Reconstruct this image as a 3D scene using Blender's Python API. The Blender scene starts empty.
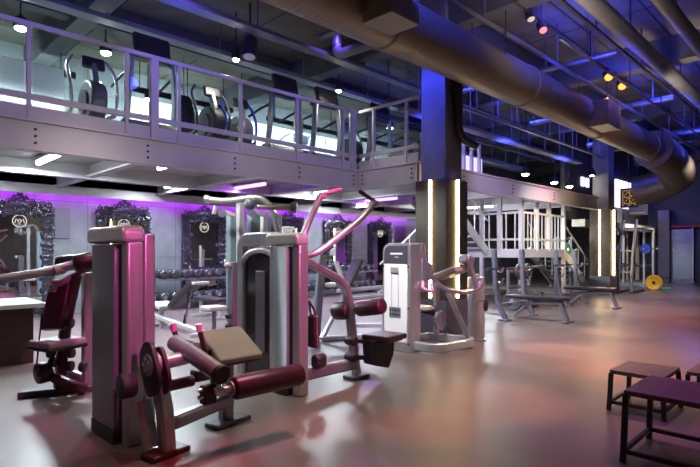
import bpy, bmesh, math, random
from mathutils import Vector, Matrix
random.seed(4)
SC = bpy.context.scene
C = SC.collection
H, F = 1.43, 512.0           # camera height (m), focal length in pixels of a 700 px wide frame
PI = math.pi

# ---------------------------------------------------------------- helpers
def pt(px, py, d):           # photo pixel at depth d -> world point
    r = (px-350)/F*d
    return Vector((.70711*(d+r), .70711*(d-r), H+(250-py)/F*d))
def ptY(px, py, Y): return pt(px, py, Y/(.70711*(1-(px-350)/F)))
def ptX(px, py, X): return pt(px, py, X/(.70711*(1+(px-350)/F)))

def fillet(pts, bend, seg=5):
    pts = [Vector(p) for p in pts]
    if bend <= 0 or len(pts) < 3: return pts
    out = [pts[0]]
    for i in range(1, len(pts)-1):
        a, p, b = pts[i-1], pts[i], pts[i+1]
        t1 = min(bend, (a-p).length*.48); t2 = min(bend, (b-p).length*.48)
        q0 = p+(a-p).normalized()*t1; q1 = p+(b-p).normalized()*t2
        for k in range(seg+1):
            t = k/seg
            out.append(q0*(1-t)**2+p*2*t*(1-t)+q1*t*t)
    out.append(pts[-1])
    return out

class B:
    def __init__(s): s.v, s.f = [], []
    def add(s, vs, fs):
        n = len(s.v); s.v += [Vector(v) for v in vs]; s.f += [[i+n for i in f] for f in fs]; return s
    def box(s, x0, x1, y0, y1, z0, z1):
        v = [(x, y, z) for x in (x0, x1) for y in (y0, y1) for z in (z0, z1)]
        return s.add(v, [(0,1,3,2),(4,6,7,5),(0,4,5,1),(2,3,7,6),(0,2,6,4),(1,5,7,3)])
    def obox(s, c, size, rx=0, ry=0, rz=0):
        m = Matrix.Rotation(rz,3,'Z') @ Matrix.Rotation(ry,3,'Y') @ Matrix.Rotation(rx,3,'X')
        c = Vector(c); a, b, d = size[0]/2, size[1]/2, size[2]/2
        v = [c+m@Vector((x, y, z)) for x in (-a,a) for y in (-b,b) for z in (-d,d)]
        return s.add(v, [(0,1,3,2),(4,6,7,5),(0,4,5,1),(2,3,7,6),(0,2,6,4),(1,5,7,3)])
    def sweep(s, path, prof, up=(0,0,1), closed=False):
        path = [Vector(p) for p in path]; up = Vector(up); n = len(path); m = len(prof); vs = []
        for i, p in enumerate(path):
            if closed: t = path[(i+1) % n]-path[i-1]
            else: t = path[min(i+1, n-1)]-path[max(i-1, 0)]
            t.normalize()
            sd = t.cross(up)
            if sd.length < .15: sd = t.cross(Vector((1,0,0)) if abs(t.x) < .8 else Vector((0,1,0)))
            sd.normalize(); u2 = sd.cross(t)
            vs += [p+sd*a+u2*b for a, b in prof]
        fs = []
        for i in range(n if closed else n-1):
            j = (i+1) % n
            for k in range(m):
                l = (k+1) % m
                fs.append((i*m+k, i*m+l, j*m+l, j*m+k))
        if not closed: fs += [tuple(range(m))[::-1], tuple((n-1)*m+k for k in range(m))]
        return s.add(vs, fs)
    def tube(s, pts, r, n=10, bend=.06, up=(0,0,1), closed=False):
        return s.sweep(pts if closed else fillet(pts, bend), [(r*math.cos(2*PI*k/n), r*math.sin(2*PI*k/n)) for k in range(n)], up, closed)
    def bar(s, pts, w, h, up=(0,0,1), bend=.08, c=.2):
        e = min(w, h)*c; a, b = w/2, h/2
        pr = [(-a+e,-b),(a-e,-b),(a,-b+e),(a,b-e),(a-e,b),(-a+e,b),(-a,b-e),(-a,-b+e)]
        return s.sweep(fillet(pts, bend), pr, up)
    def cyl(s, p0, p1, r0, r1=None, n=18):
        return s.lathe(p0, p1, [(r0, 0), (r0 if r1 is None else r1, 1)], n)
    def lathe(s, p0, p1, prof, n=18):      # prof: (radius, fraction along axis)
        p0, p1 = Vector(p0), Vector(p1); t = (p1-p0); L = t.length; t.normalize()
        a = t.cross(Vector((0,0,1)) if abs(t.z) < .9 else Vector((1,0,0))).normalized(); b = t.cross(a)
        vs = []
        for r, h in prof:
            for k in range(n):
                w = 2*PI*k/n
                vs.append(p0+t*(h*L)+a*(r*math.cos(w))+b*(r*math.sin(w)))
        fs = [(i*n+k, i*n+(k+1) % n, (i+1)*n+(k+1) % n, (i+1)*n+k) for i in range(len(prof)-1) for k in range(n)]
        fs += [tuple(range(n))[::-1], tuple((len(prof)-1)*n+k for k in range(n))]
        return s.add(vs, fs)
    def pad(s, p0, p1, r, n=20):           # a foam roller with rounded ends
        L = (Vector(p1)-Vector(p0)).length; e = min(.03/L, .2)
        return s.lathe(p0, p1, [(r*.72, 0), (r*.93, e*.35), (r, e), (r, 1-e), (r*.93, 1-e*.35), (r*.72, 1)], n)
    def ball(s, c, r, n=14, sx=1, sy=1, sz=1):
        c = Vector(c); vs, fs = [], []; m = n//2
        for i in range(1, m):
            for k in range(n):
                a, b = PI*i/m, 2*PI*k/n
                vs.append(c+Vector((sx*r*math.sin(a)*math.cos(b), sy*r*math.sin(a)*math.sin(b), sz*r*math.cos(a))))
        for i in range(m-2):
            for k in range(n): fs.append((i*n+k, i*n+(k+1) % n, (i+1)*n+(k+1) % n, (i+1)*n+k))
        vs += [c+Vector((0,0,sz*r)), c-Vector((0,0,sz*r))]; q = len(vs)-2
        for k in range(n): fs += [(q, (k+1) % n, k), (q+1, (m-2)*n+k, (m-2)*n+(k+1) % n)]
        return s.add(vs, fs)
    def prism(s, poly, axis, a, b):        # poly in the two other axes, extruded from a to b
        n = len(poly)
        def mk(p, h): return {'x': (h, p[0], p[1]), 'y': (p[0], h, p[1]), 'z': (p[0], p[1], h)}[axis]
        vs = [mk(p, a) for p in poly]+[mk(p, b) for p in poly]
        fs = [tuple(range(n)), tuple(range(2*n-1, n-1, -1))]+[(k, (k+1) % n, n+(k+1) % n, n+k) for k in range(n)]
        return s.add(vs, fs)
    def build(s, name, m, parent=None, bev=0, smooth=True, seg=2):
        if parent is None:
            lo = [min(v[i] for v in s.v) for i in range(3)]; hi = [max(v[i] for v in s.v) for i in range(3)]
            loc = Vector(((lo[0]+hi[0])/2, (lo[1]+hi[1])/2, lo[2]))
            off = loc
        else:
            loc = Vector((0,0,0)); off = Vector((0,0,0)); p = parent
            while p: off = off+p.location; p = p.parent
        me = bpy.data.meshes.new(name)
        bm = bmesh.new()
        vs = [bm.verts.new(v-off) for v in s.v]
        for f in s.f:
            try: bm.faces.new([vs[i] for i in f])
            except ValueError: pass
        bmesh.ops.recalc_face_normals(bm, faces=bm.faces)
        bm.to_mesh(me); bm.free()
        o = bpy.data.objects.new(name, me); C.objects.link(o); o.location = loc
        if parent: o.parent = parent
        me.materials.append(m)
        if smooth:
            me.polygons.foreach_set('use_smooth', [True]*len(me.polygons))
            me.set_sharp_from_angle(angle=math.radians(38))
        if bev:
            md = o.modifiers.new('bevel', 'BEVEL'); md.width = bev; md.segments = seg; md.limit_method = 'ANGLE'; md.angle_limit = math.radians(40)
            md.harden_normals = False
        return o

def tag(o, label, cat, group=None):
    o['label'] = label; o['category'] = cat
    if group: o['group'] = group
    return o
def thing(name, loc, label, cat, group=None):
    o = bpy.data.objects.new(name, None); C.objects.link(o); o.location = loc; o.empty_display_size = .1
    return tag(o, label, cat, group)
def struct(o): o['kind'] = 'structure'; return o
def dup(root, loc, rz=None, label=None, group=None):
    def cp(o, par):
        c = o.copy(); C.objects.link(c)
        if par: c.parent = par
        for ch in list(o.children): cp(ch, c)
        return c
    r = cp(root, None); r.location = loc
    if rz is not None: r.rotation_euler = (0,0,rz)
    if label: r['label'] = label
    if group: r['group'] = group
    return r

# ---------------------------------------------------------------- materials
def mat(name, col, metal=0, rough=.5, var=.12, scale=6, bump=0, spec=.5, stretch=(1,1,1), coat=0):
    m = bpy.data.materials.new(name); m.use_nodes = True; n = m.node_tree.nodes; l = m.node_tree.links
    p = n['Principled BSDF']
    p.inputs['Metallic'].default_value = metal; p.inputs['Roughness'].default_value = rough
    p.inputs['Specular IOR Level'].default_value = spec
    if coat: p.inputs['Coat Weight'].default_value = coat; p.inputs['Coat Roughness'].default_value = .15
    tc = n.new('ShaderNodeTexCoord'); mp = n.new('ShaderNodeMapping'); nz = n.new('ShaderNodeTexNoise')
    mp.inputs['Scale'].default_value = stretch
    nz.inputs['Scale'].default_value = scale; nz.inputs['Detail'].default_value = 4
    l.new(tc.outputs['Object'], mp.inputs[0]); l.new(mp.outputs[0], nz.inputs['Vector'])
    rp = n.new('ShaderNodeValToRGB')
    rp.color_ramp.elements[0].position = .3; rp.color_ramp.elements[1].position = .7
    rp.color_ramp.elements[0].color = tuple(c*(1-var) for c in col)+(1,)
    rp.color_ramp.elements[1].color = tuple(min(1, c*(1+var)) for c in col)+(1,)
    l.new(nz.outputs['Fac'], rp.inputs[0]); l.new(rp.outputs[0], p.inputs['Base Color'])
    if bump:
        b = n.new('ShaderNodeBump'); b.inputs['Strength'].default_value = bump; b.inputs['Distance'].default_value = .01
        l.new(nz.outputs['Fac'], b.inputs['Height']); l.new(b.outputs[0], p.inputs['Normal'])
    return m
def emit(name, col, st):
    m = bpy.data.materials.new(name); m.use_nodes = True; n = m.node_tree.nodes; l = m.node_tree.links
    n.remove(n['Principled BSDF']); e = n.new('ShaderNodeEmission')
    e.inputs[0].default_value = tuple(col)+(1,); e.inputs[1].default_value = st
    l.new(e.outputs[0], n['Material Output'].inputs[0]); return m
def tiles(name, c1, c2, seam, w, h, rough, mort=.006, metal=0, axis='xz'):
    m = bpy.data.materials.new(name); m.use_nodes = True; n = m.node_tree.nodes; l = m.node_tree.links; p = n['Principled BSDF']
    p.inputs['Roughness'].default_value = rough; p.inputs['Metallic'].default_value = metal
    tc = n.new('ShaderNodeTexCoord'); sp = n.new('ShaderNodeSeparateXYZ'); cb = n.new('ShaderNodeCombineXYZ')
    l.new(tc.outputs['Object'], sp.inputs[0])
    l.new(sp.outputs[axis[0].upper()], cb.inputs[0]); l.new(sp.outputs[axis[1].upper()], cb.inputs[1])
    br = n.new('ShaderNodeTexBrick'); br.inputs['Scale'].default_value = 1
    br.inputs['Brick Width'].default_value = w; br.inputs['Row Height'].default_value = h; br.inputs['Mortar Size'].default_value = mort
    br.inputs['Color1'].default_value = tuple(c1)+(1,); br.inputs['Color2'].default_value = tuple(c2)+(1,); br.inputs['Mortar'].default_value = tuple(seam)+(1,)
    br.offset = 0.0
    l.new(cb.outputs[0], br.inputs['Vector'])
    nz = n.new('ShaderNodeTexNoise'); nz.inputs['Scale'].default_value = 3; nz.inputs['Detail'].default_value = 6
    l.new(tc.outputs['Object'], nz.inputs['Vector'])
    mx = n.new('ShaderNodeMix'); mx.data_type = 'RGBA'; mx.blend_type = 'OVERLAY'; mx.inputs[0].default_value = .45
    l.new(br.outputs[0], mx.inputs[6]); l.new(nz.outputs['Fac'], mx.inputs[7]); l.new(mx.outputs[2], p.inputs['Base Color'])
    bp = n.new('ShaderNodeBump'); bp.inputs['Strength'].default_value = .15; l.new(nz.outputs['Fac'], bp.inputs['Height']); l.new(bp.outputs[0], p.inputs['Normal'])
    return m

M = {}
M['steel'] = mat('brushed steel paint', (.52,.50,.52), .75, .33, .10, 3, stretch=(14,14,.6))
M['steel_grey'] = mat('grey steel paint', (.30,.31,.35), .6, .38, .08, 4)
M['pale'] = mat('pale silver paint', (.52,.52,.51), .45, .35, .06, 4)
M['chrome'] = mat('chrome', (.75,.75,.76), 1, .14, .04, 5)
M['shroud'] = mat('charcoal shroud plastic', (.13,.125,.155), .15, .36, .12, 2, stretch=(1,1,.3))
M['shroud_blue'] = mat('slate grey shroud plastic', (.19,.24,.265), .15, .4, .10, 2, stretch=(1,1,.3))
M['gloss'] = mat('smoked glossy panel', (.05,.045,.06), .1, .12, .1, 2)
M['black'] = mat('black plastic', (.022,.02,.025), 0, .42, .2, 8)
M['blackmetal'] = mat('black painted metal', (.045,.038,.042), .4, .4, .2, 8)
M['rubber'] = mat('black rubber', (.045,.044,.048), 0, .6, .2, 30, bump=.15)
M['maroon'] = mat('dark burgundy vinyl', (.060,.014,.024), 0, .38, .15, 10, bump=.05)  # maroon holds the pink light on black rollers; pads share it
M['vinyl'] = mat('black vinyl', (.03,.025,.028), 0, .36, .15, 20, bump=.06)
M['taupe'] = mat('taupe vinyl', (.42,.36,.31), 0, .42, .06, 5)
M['seatwhite'] = mat('light grey vinyl', (.45,.45,.45), 0, .4, .05, 5)
M['pink'] = mat('pink rubber grip', (.72,.30,.45), 0, .45, .05, 10)
M['beam'] = mat('silver painted girder', (.52,.49,.53), .25, .42, .07, 1.5)
M['beamdark'] = mat('grey painted beam', (.10,.10,.11), .2, .55, .12, 3)
M['deck'] = mat('metal deck underside', (.36,.38,.38), .25, .5, .12, 2)
M['concrete'] = tiles('concrete ceiling panels', (.13,.115,.095), (.15,.135,.11), (.03,.03,.03), 2.2, 1.1, .8, .02, axis='xy')
M['wall'] = tiles('grey stone wall panels', (.155,.165,.18), (.19,.20,.215), (.07,.07,.085), 1.05, 1.25, .5, .008, axis='xz')
M['wallside'] = tiles('dark wall panels', (.06,.06,.07), (.08,.08,.09), (.03,.03,.03), 1.05, 1.25, .6, .01, axis='yz')
M['floor'] = mat('rubber gym floor', (.165,.130,.120), 0, .36, .16, 1.3, bump=.02, spec=.5)
M['upfloor'] = mat('upper floor rubber', (.12,.12,.13), 0, .6, .1, 5)
M['duct'] = mat('galvanised duct', (.19,.16,.13), .30, .45, .10, 3)
M['column'] = tiles('grey concrete column', (.17,.17,.20), (.185,.185,.215), (.11,.11,.13), .17, 30, .55, .006, axis='xz')
M['clad'] = mat('dark bronze cladding', (.085,.066,.045), .4, .34, .25, 4, stretch=(1,1,.4))
M['drum'] = mat('brushed stainless', (.62,.60,.62), .6, .30, .05, 4, stretch=(10,10,.4))
M['panel'] = mat('pale blue grey laminate', (.50,.58,.62), 0, .4, .08, 2)
M['dumb'] = mat('glossy black urethane', (.05,.05,.065), .2, .22, .1, 8)
M['disc'] = mat('grey rubber plate', (.10,.10,.11), .1, .45, .15, 12)
M['plinth'] = mat('grey purple plinth', (.12,.11,.13), .3, .45, .1, 4)
M['orn'] = mat('dark silver carved resin', (.075,.07,.09), .6, .16, .5, 14)
M['desk'] = mat('dark walnut', (.035,.018,.017), 0, .4, .5, 5, stretch=(1,1,9))
M['desktop'] = mat('pale laminate', (.55,.60,.62), 0, .3, .04, 4)
M['plywood'] = mat('dark stained plyo top', (.17,.11,.105), 0, .42, .25, 6, stretch=(1,6,1))
M['yellow'] = mat('yellow bumper rubber', (.80,.42,.02), 0, .5, .08, 6)
M['bluep'] = mat('blue bumper rubber', (.06,.12,.75), 0, .5, .08, 6)
M['greenp'] = mat('green plastic', (.05,.50,.25), 0, .5, .08, 6)
M['red'] = mat('red cloth', (.55,.05,.04), 0, .7, .1, 8)
M['orange'] = mat('orange plastic', (.75,.22,.03), 0, .5, .1, 8)
M['weightwhite'] = mat('white translucent weight shield', (.90,.89,.88), 0, .3, .02, 3)
M['header'] = mat('dark grey badge plate', (.085,.075,.095), .2, .35, .05, 3)
M['bluefab'] = mat('royal blue plastic', (.03,.06,.45), 0, .5, .1, 6)
M['pipe'] = mat('grey painted pipe', (.20,.20,.24), .5, .4, .1, 5)
M['wood'] = mat('pale lit frame', (.70,.66,.58), .1, .45, .06, 4)  # cream tone carries the light on the bulkhead and landing front
M['mirror'] = mat('mirror', (.62,.62,.66), 1, .015, .01, 2)
M['white'] = mat('white print', (.8,.8,.8), 0, .5, .02, 3)
M['red_e'] = emit('red lamp', (1,.12,.16), 3)
M['orange_e'] = emit('orange lamp', (1,.22,.03), 3.5)
M['cool_e'] = emit('cool lamp', (.86,1,.96), 60)
M['warm_e'] = emit('warm strip', (1,.76,.42), 16)
M['warmw_e'] = emit('warm lamp', (1,.93,.72), 45)
M['purple_e'] = emit('purple tube', (.45,.12,1), 7)
M['blue_e'] = emit('blue lamp', (.35,.45,1), 14)
M['tube_e'] = emit('white tube', (.85,1,.97), 16)
M['screen_e'] = emit('lit projection', (.75,.66,.95), 2.2)
M['lav_e'] = emit('lit back panel', (.50,.45,1), 1.6)
M['amber_e'] = emit('amber dots', (1,.55,.04), .6)
M['logo_e'] = emit('lit emblem', (1,.97,.85), .8)
M['shield_e'] = None
g = bpy.data.materials.new('clear glass'); g.use_nodes = True
_n, _l = g.node_tree.nodes, g.node_tree.links; _n.remove(_n['Principled BSDF'])
_t = _n.new('ShaderNodeBsdfTransparent'); _t.inputs[0].default_value = (.90,.93,.95,1)
_g = _n.new('ShaderNodeBsdfGlossy'); _g.inputs['Roughness'].default_value = .03
_f = _n.new('ShaderNodeFresnel'); _f.inputs[0].default_value = 1.35
_m = _n.new('ShaderNodeMixShader'); _l.new(_f.outputs[0], _m.inputs[0]); _l.new(_t.outputs[0], _m.inputs[1]); _l.new(_g.outputs[0], _m.inputs[2]); _l.new(_m.outputs[0], _n['Material Output'].inputs[0])
M['glass'] = g
# duct: fine spiral seams
_n, _l = M['duct'].node_tree.nodes, M['duct'].node_tree.links
_w = _n.new('ShaderNodeTexWave'); _w.bands_direction = 'X'; _w.inputs['Scale'].default_value = 4.0; _w.inputs['Distortion'].default_value = 0
_tc = _n.new('ShaderNodeTexCoord'); _l.new(_tc.outputs['Object'], _w.inputs['Vector'])
_b = _n.new('ShaderNodeBump'); _b.inputs['Strength'].default_value = .15; _b.inputs['Distance'].default_value = .015
_l.new(_w.outputs['Fac'], _b.inputs['Height']); _l.new(_b.outputs[0], _n['Principled BSDF'].inputs['Normal'])

# ---------------------------------------------------------------- lights
LS = 1.0
def spot(loc, target, col, e, ang=40, blend=.5, size=.08):
    d = bpy.data.lights.new('spot_beam', 'SPOT'); d.energy = e*LS; d.color = col; d.spot_size = math.radians(ang); d.spot_blend = blend; d.shadow_soft_size = size
    o = bpy.data.objects.new('spot_beam', d); C.objects.link(o); o.location = loc
    o.rotation_euler = (Vector(target)-Vector(loc)).to_track_quat('-Z', 'Y').to_euler(); return o
def point(loc, col, e, size=.08):
    d = bpy.data.lights.new('lamp_glow', 'POINT'); d.energy = e*LS; d.color = col; d.shadow_soft_size = size
    o = bpy.data.objects.new('lamp_glow', d); C.objects.link(o); o.location = loc; return o
def area(loc, target, col, e, sx, sy, roll=0, spread=180):
    d = bpy.data.lights.new('lamp_panel', 'AREA'); d.energy = e*LS; d.color = col; d.shape = 'RECTANGLE'; d.size = sx; d.size_y = sy; d.spread = math.radians(spread)
    o = bpy.data.objects.new('lamp_panel', d); C.objects.link(o); o.location = loc
    q = (Vector(target)-Vector(loc)).to_track_quat('-Z', 'Y').to_euler(); o.rotation_euler = q
    if roll: o.rotation_euler.rotate_axis('Z', roll)
    return o

# ================================================================ SETTING
YW, YM, Y2, XC = 12.4, 7.72, 6.08, 7.95          # back wall, girder planes, inner corner
ZB, ZT, ZF = 2.74, 3.15, 3.20                    # girder bottom, top, upper floor
XR, ZC = 27.2, 5.7
struct(B().box(-2.6, XR+.2, -2.6, YW+.2, -.2, 0).build('floor', M['floor'], smooth=False))
struct(B().box(-2.6, XR+.2, YW, YW+.2, 0, ZC).build('wall_back', M['wall'], smooth=False))
struct(B().box(-2.8, -2.6, -2.6, YW+.2, 0, ZC).build('wall_left', M['wallside'], smooth=False))
struct(B().box(XR, XR+.2, -2.6, YW, 0, ZC).build('wall_right', M['wallside'], smooth=False))
struct(B().box(-2.8, XR+.2, -2.8, -2.6, 0, ZC).build('wall_front', M['wall'], smooth=False))
struct(B().box(-2.8, XR+.2, -2.8, YW+.2, ZC, ZC+.2).build('ceiling', M['concrete'], smooth=False))
# upper floor slab in two halves and its girders
b = B(); b.box(-2.6, XC-.1, YM+.1, YW, 2.98, ZF); b.box(XC+.06, 17.5, Y2+.1, YW, 2.98, ZF); b.box(XC-.1, XC+.06, YM+.1, YW, 2.98, ZF)
slab = struct(b.build('mezzanine_floor', M['deck'], smooth=False))
B().box(-2.5, XC-.15, YM+.3, YW-.05, ZF, ZF+.02).build('rubber_matting', M['upfloor'], slab, smooth=False)
def girder(name, p0, p1, n, axis):               # I-section with bolted joints; n points to the viewer side
    b = B(); w = .16
    if axis == 'x':
        y = p0[1]; x0, x1 = p0[0], p1[0]
        b.box(x0, x1, y-.03, y+w, ZT-.03, ZT); b.box(x0, x1, y-.03, y+w, ZB, ZB+.03); b.box(x0, x1, y+.03, y+.05, ZB+.03, ZT-.03)
    else:
        x = p0[0]; y0, y1 = p0[1], p1[1]
        b.box(x-.03, x+w, y0, y1, ZT-.03, ZT); b.box(x-.03, x+w, y0, y1, ZB, ZB+.03); b.box(x+.03, x+.05, y0, y1, ZB+.03, ZT-.03)
    return struct(b.build(name, M['beam'], bev=.004))
def bolts(g, spots, axis):
    for (x, y) in spots:
        for z in (ZB+.11, ZB+.2, ZB+.29):
            if axis == 'x': B().cyl((x, y+.035, z), (x, y+.012, z), .018, n=8).build('bolt', M['blackmetal'], g)
            else: B().cyl((x+.035, y, z), (x+.012, y, z), .018, n=8).build('bolt', M['blackmetal'], g)
g1 = girder('girder', (-2.6, YM), (XC+.05, YM), 0, 'x')
bolts(g1, [(x, YM) for x in (-.4, 1.85, 3.36, 4.9, 6.35, 7.85)], 'x')
g2 = girder('girder', (XC, Y2), (XC, YM), 0, 'y')
bolts(g2, [(XC, y) for y in (7.6, 6.26)], 'y')
g3 = girder('girder', (XC-.05, Y2), (17.5, Y2), 0, 'x')
bolts(g3, [(x, Y2) for x in (9.6, 11.8, 14.2, 16.6)], 'x')
for x in (-1.2, 1.35, 3.2, 5.4, 7.3):
    b = B(); b.box(x, x+.14, YM+.16, YW, ZB+.02, ZB+.05); b.box(x+.06, x+.08, YM+.16, YW, ZB+.05, 2.98)
    struct(b.build('joist', M['beam']))
for x in (9.6, 11.6, 13.7, 15.8):
    b = B(); b.box(x, x+.14, Y2+.16, YW, ZB+.02, ZB+.05); b.box(x+.06, x+.08, Y2+.16, YW, ZB+.05, 2.98)
    struct(b.build('joist', M['beam']))
b = B(); b.box(-2.6, 17.5, YW-.36, YW-.30, 2.60, 2.98); b.box(-2.6, 17.5, YW-.36, YW, 2.80, 2.98); struct(b.build('trim_1', M['beam']))
struct(B().box(-2.6, 17.5, 10.0, 10.16, ZB-.01, 2.98).build('joist', M['beam']))

# main roof beams
for x in (2.9, 7.42, 11.9, 16.3, 20.8, 25.2):
    struct(B().box(x-.16, x+.16, -2.6, YW, 5.18, ZC).build('roof_beam', M['beamdark'], bev=.01))
for y in (1.0, 5.2, 9.4):
    struct(B().box(-2.6, XR, y-.13, y+.13, 5.3, ZC).build('roof_beam', M['beamdark'], bev=.01))

# columns: near one and far one, bronze cladding with a light strip on each face
def column(x, y, s, z0, z1):
    root = struct(B().box(x+.07, x+s-.07, y+.07, y+s-.07, 0, ZC).build('column', M['column'], bev=.01))
    B().box(x, x+s, y, y+s, z0, z1).build('cladding', M['clad'], root, bev=.006)
    B().box(x-.004, x+s+.004, y-.004, y+s+.004, 0, z0-.01).build('plinth', M['plinth'], root, bev=.006)
    c = s/2
    for (ax, ay) in ((x-.012, y+c), (x+c, y-.012)):
        B().cyl((ax, ay, z0+.02), (ax, ay, z1-.005), .024, n=12).build('light_strip', M['warm_e'], root)
    return root
column(7.10, 4.85, .64, .60, 2.62)
column(17.54, 5.72, .64, .58, 2.74)
struct(B().box(7.34, 7.50, 4.84, 4.92, 3.95, 5.6).build('trim_2', M['blackmetal']))   # riser box on the near column

# far end: dark partition, steel door, bright bulkhead
struct(B().box(17.6, XR, 7.2, 7.35, 2.5, ZC).build('wall_upper', M['wallside']))
struct(B().box(18.2, XR, 6.75, 7.2, 2.25, 2.5).build('bulkhead', M['wood']))
struct(B().box(25.9, 26.3, 6.0, 6.45, 0, 3.2).build('dark_pillar', M['plinth'], bev=.01))
for k, (x, y) in enumerate(((26.9, 9.5), (26.9, 8.4), (26.9, 7.5))):
    struct(B().box(x, x+.15, y, y+.15, 0, 2.5).build('pale_pillar', M['wood'], bev=.01))
d = struct(B().box(26.2, 26.3, 5.2, 6.0, 0, 2.35).build('door_1', M['steel_grey'], bev=.01))
B().cyl((26.2, 5.9, 1.45), (26.14, 5.9, 1.45), .05, n=12).build('door_handle', M['white'], d)
B().box(26.15, 26.2, 5.15, 5.2, 0, 2.4).build('door_frame', M['pale'], d)
struct(B().box(26.1, 26.3, 2.0, 6.0, 2.42, 2.50).build('trim_4', M['red']))
struct(B().box(26.3, XR, 2.0, 5.99, 0, 3.2).build('wall_block', M['wallside']))

# ================================================================ UPPER FLOOR
def rail_run(name, p0, p1, posts, wide, label):
    p0, p1 = Vector(p0), Vector(p1); d = (p1-p0).normalized(); nrm = Vector((-d.y, d.x, 0))
    t = thing(name, (p0.x, p0.y, ZT), label, 'railing')
    L = (p1-p0).length
    def seg(a, b, z0, z1, th, nm, m, bev=.004):
        c = p0+d*((a+b)/2); ang = math.atan2(d.y, d.x)
        return B().obox((c.x, c.y, (z0+z1)/2), (b-a, th, z1-z0), rz=ang).build(nm, m, t, bev=bev)
    seg(0, L, ZT, 3.34, .02, 'kick_plate', M['beam'])
    seg(0, L, 3.42, 3.50, .05, 'bottom_rail', M['beam'])
    seg(0, L, 4.385, 4.45, .06, 'top_rail', M['beam'], .01)
    for s in posts: seg(s-.025, s+.025, ZT, 4.385, .06, 'post', M['beam'])
    for s in wide:
        o = seg(s-.06, s+.06, ZT, 4.385, .10, 'wide_post', M['beam'])
    al = sorted(list(posts)+list(wide))
    for a, b2 in zip(al[:-1], al[1:]):
        if b2-a > .2: seg(a+.06, b2-.06, 3.5, 4.385, .012, 'glass_pane', M['glass'], 0)
    return t
x0 = -2.5
rail_run('glass_balustrade', (x0, YM+.06, 0), (XC+.03, YM+.06, 0), [p-x0 for p in (-.75, .52, 1.78, 3.05, 3.88, 5.04, 6.31, 7.56)], [p-x0 for p in (3.47, 7.86)],
         'long silver balustrade with glass panes along the upper floor edge')
rail_run('glass_balustrade', (XC+.06, YM, 0), (XC+.06, Y2+.05, 0), [.42, 1.3], [], 'short return of glass balustrade beside the near column')

def treadmill(x, y, label, m=M['black'], z=ZF+.02):
    t = thing('treadmill', (x, y, z), label, 'treadmill', 'treadmills along the upper floor railing')
    q = lambda a, b2, c: (x+a, y+b2, z+c)
    b = B(); b.obox(q(0, 1.0, .16), (.84, 1.75, .12)); b.obox(q(0, 1.8, .07), (.7, .12, .14)); b.build('deck', M['shroud'], t, bev=.02)
    B().obox(q(0, 1.05, .225), (.55, 1.6, .012)).build('belt', M['rubber'], t)
    B().prism([(y-.12, z), (y+.45, z), (y+.45, z+.24), (y+.2, z+.36), (y-.06, z+.30), (y-.14, z+.15)], 'x', x-.42, x+.42).build('motor_hood', M['shroud'], t, bev=.02)
    for sx in (-1, 1):
        B().bar([q(sx*.40, .1, .2), q(sx*.39, -.02, .8), q(sx*.33, .02, 1.40)], .13, .06, up=(1,0,0), bend=.3).build('upright', M['steel_grey'], t)
        B().tube([q(sx*.36, .08, 1.12), q(sx*.38, .35, 1.08), q(sx*.38, .75, 1.0)], .025).build('handrail', M['black'], t)
    c = B(); c.obox(q(0, .03, 1.58), (.62, .10, .36), rx=-.2); c.obox(q(0, .1, 1.38), (.66, .24, .08)); c.build('console', m, t, bev=.04, seg=3)
    B().obox(q(0, .10, 1.60), (.50, .012, .27), rx=-.2).build('screen', M['gloss'], t)
    return t
for x, lab in ((3.68, 'treadmill with dark console above the rail, left of the double post'),
               (6.45, 'fourth treadmill from the near column along the railing'),
               (7.60, 'treadmill behind the corner post of the glass balustrade'),
               (9.35, 'treadmill just past the balustrade corner, second from column'),
               (10.70, 'treadmill nearest the near column on the upper floor')):
    treadmill(x, 8.3, lab)

def cross_trainer(x, y, label, body, arm, z=ZF+.02):
    t = thing('cross_trainer', (x, y, z), label, 'cross trainer', 'cross trainers on the upper floor')
    q = lambda a, b2, c: (x+a, y+b2, z+c)
    b = B(); b.obox(q(0, .7, .05), (.12, 1.7, .1)); b.obox(q(0, -.12, .05), (.62, .1, .1)); b.obox(q(0, 1.5, .05), (.62, .1, .1)); b.build('base', M['steel_grey'], t, bev=.015)
    B().bar([q(0, 0, .05), q(0, -.05, .7), q(0, .1, 1.08)], .12, .09, up=(1,0,0), bend=.3).build('mast', M['steel_grey'], t)
    disc = [(y+.12+.36*math.cos(a), z+.50+.34*math.sin(a)) for a in [2*PI*k/24 for k in range(24)]]
    h = B().prism(disc, 'x', x-.12, x+.12).build('drive_housing', body, t, bev=.05, seg=4)
    for sx in (-1, 1): B().lathe((x+sx*.12, y+.12, z+.5), (x+sx*.15, y+.12, z+.5), [(.20, 0), (.18, 1)], 20).build('hub_cover', M['black'], h)
    c = B(); c.obox(q(0, .08, 1.10), (.34, .07, .20), rx=-.25); c.build('console', M['black'], t, bev=.03)
    for sx in (-1, 1):
        B().tube([q(sx*.32, .05, .35), q(sx*.34, .0, .7), q(sx*.36, .2, 1.05), q(sx*.24, .26, 1.22)], .026, bend=.18).build('swing_arm', arm, t)
        B().bar([q(sx*.32, .05, .35), q(sx*.2, 1.2, .25)], .05, .06).build('pedal_link', arm, t)
        B().obox(q(sx*.2, .95, .33), (.16, .38, .05)).build('pedal', M['black'], t, bev=.015)
    return t
cross_trainer(2.80, 8.35, 'cross trainer with pale arms behind the second balustrade pane', M['shroud'], M['pale'])
cross_trainer(4.85, 8.35, 'dark cross trainer right of the double post, upper floor', M['black'], M['black'])
cross_trainer(5.62, 8.6, 'cross trainer with blue arms in the middle of the balustrade', M['shroud'], M['bluefab'])
cross_trainer(8.55, 8.45, 'cross trainer between the corner post and the pale wall', M['black'], M['steel_grey'])
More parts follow.
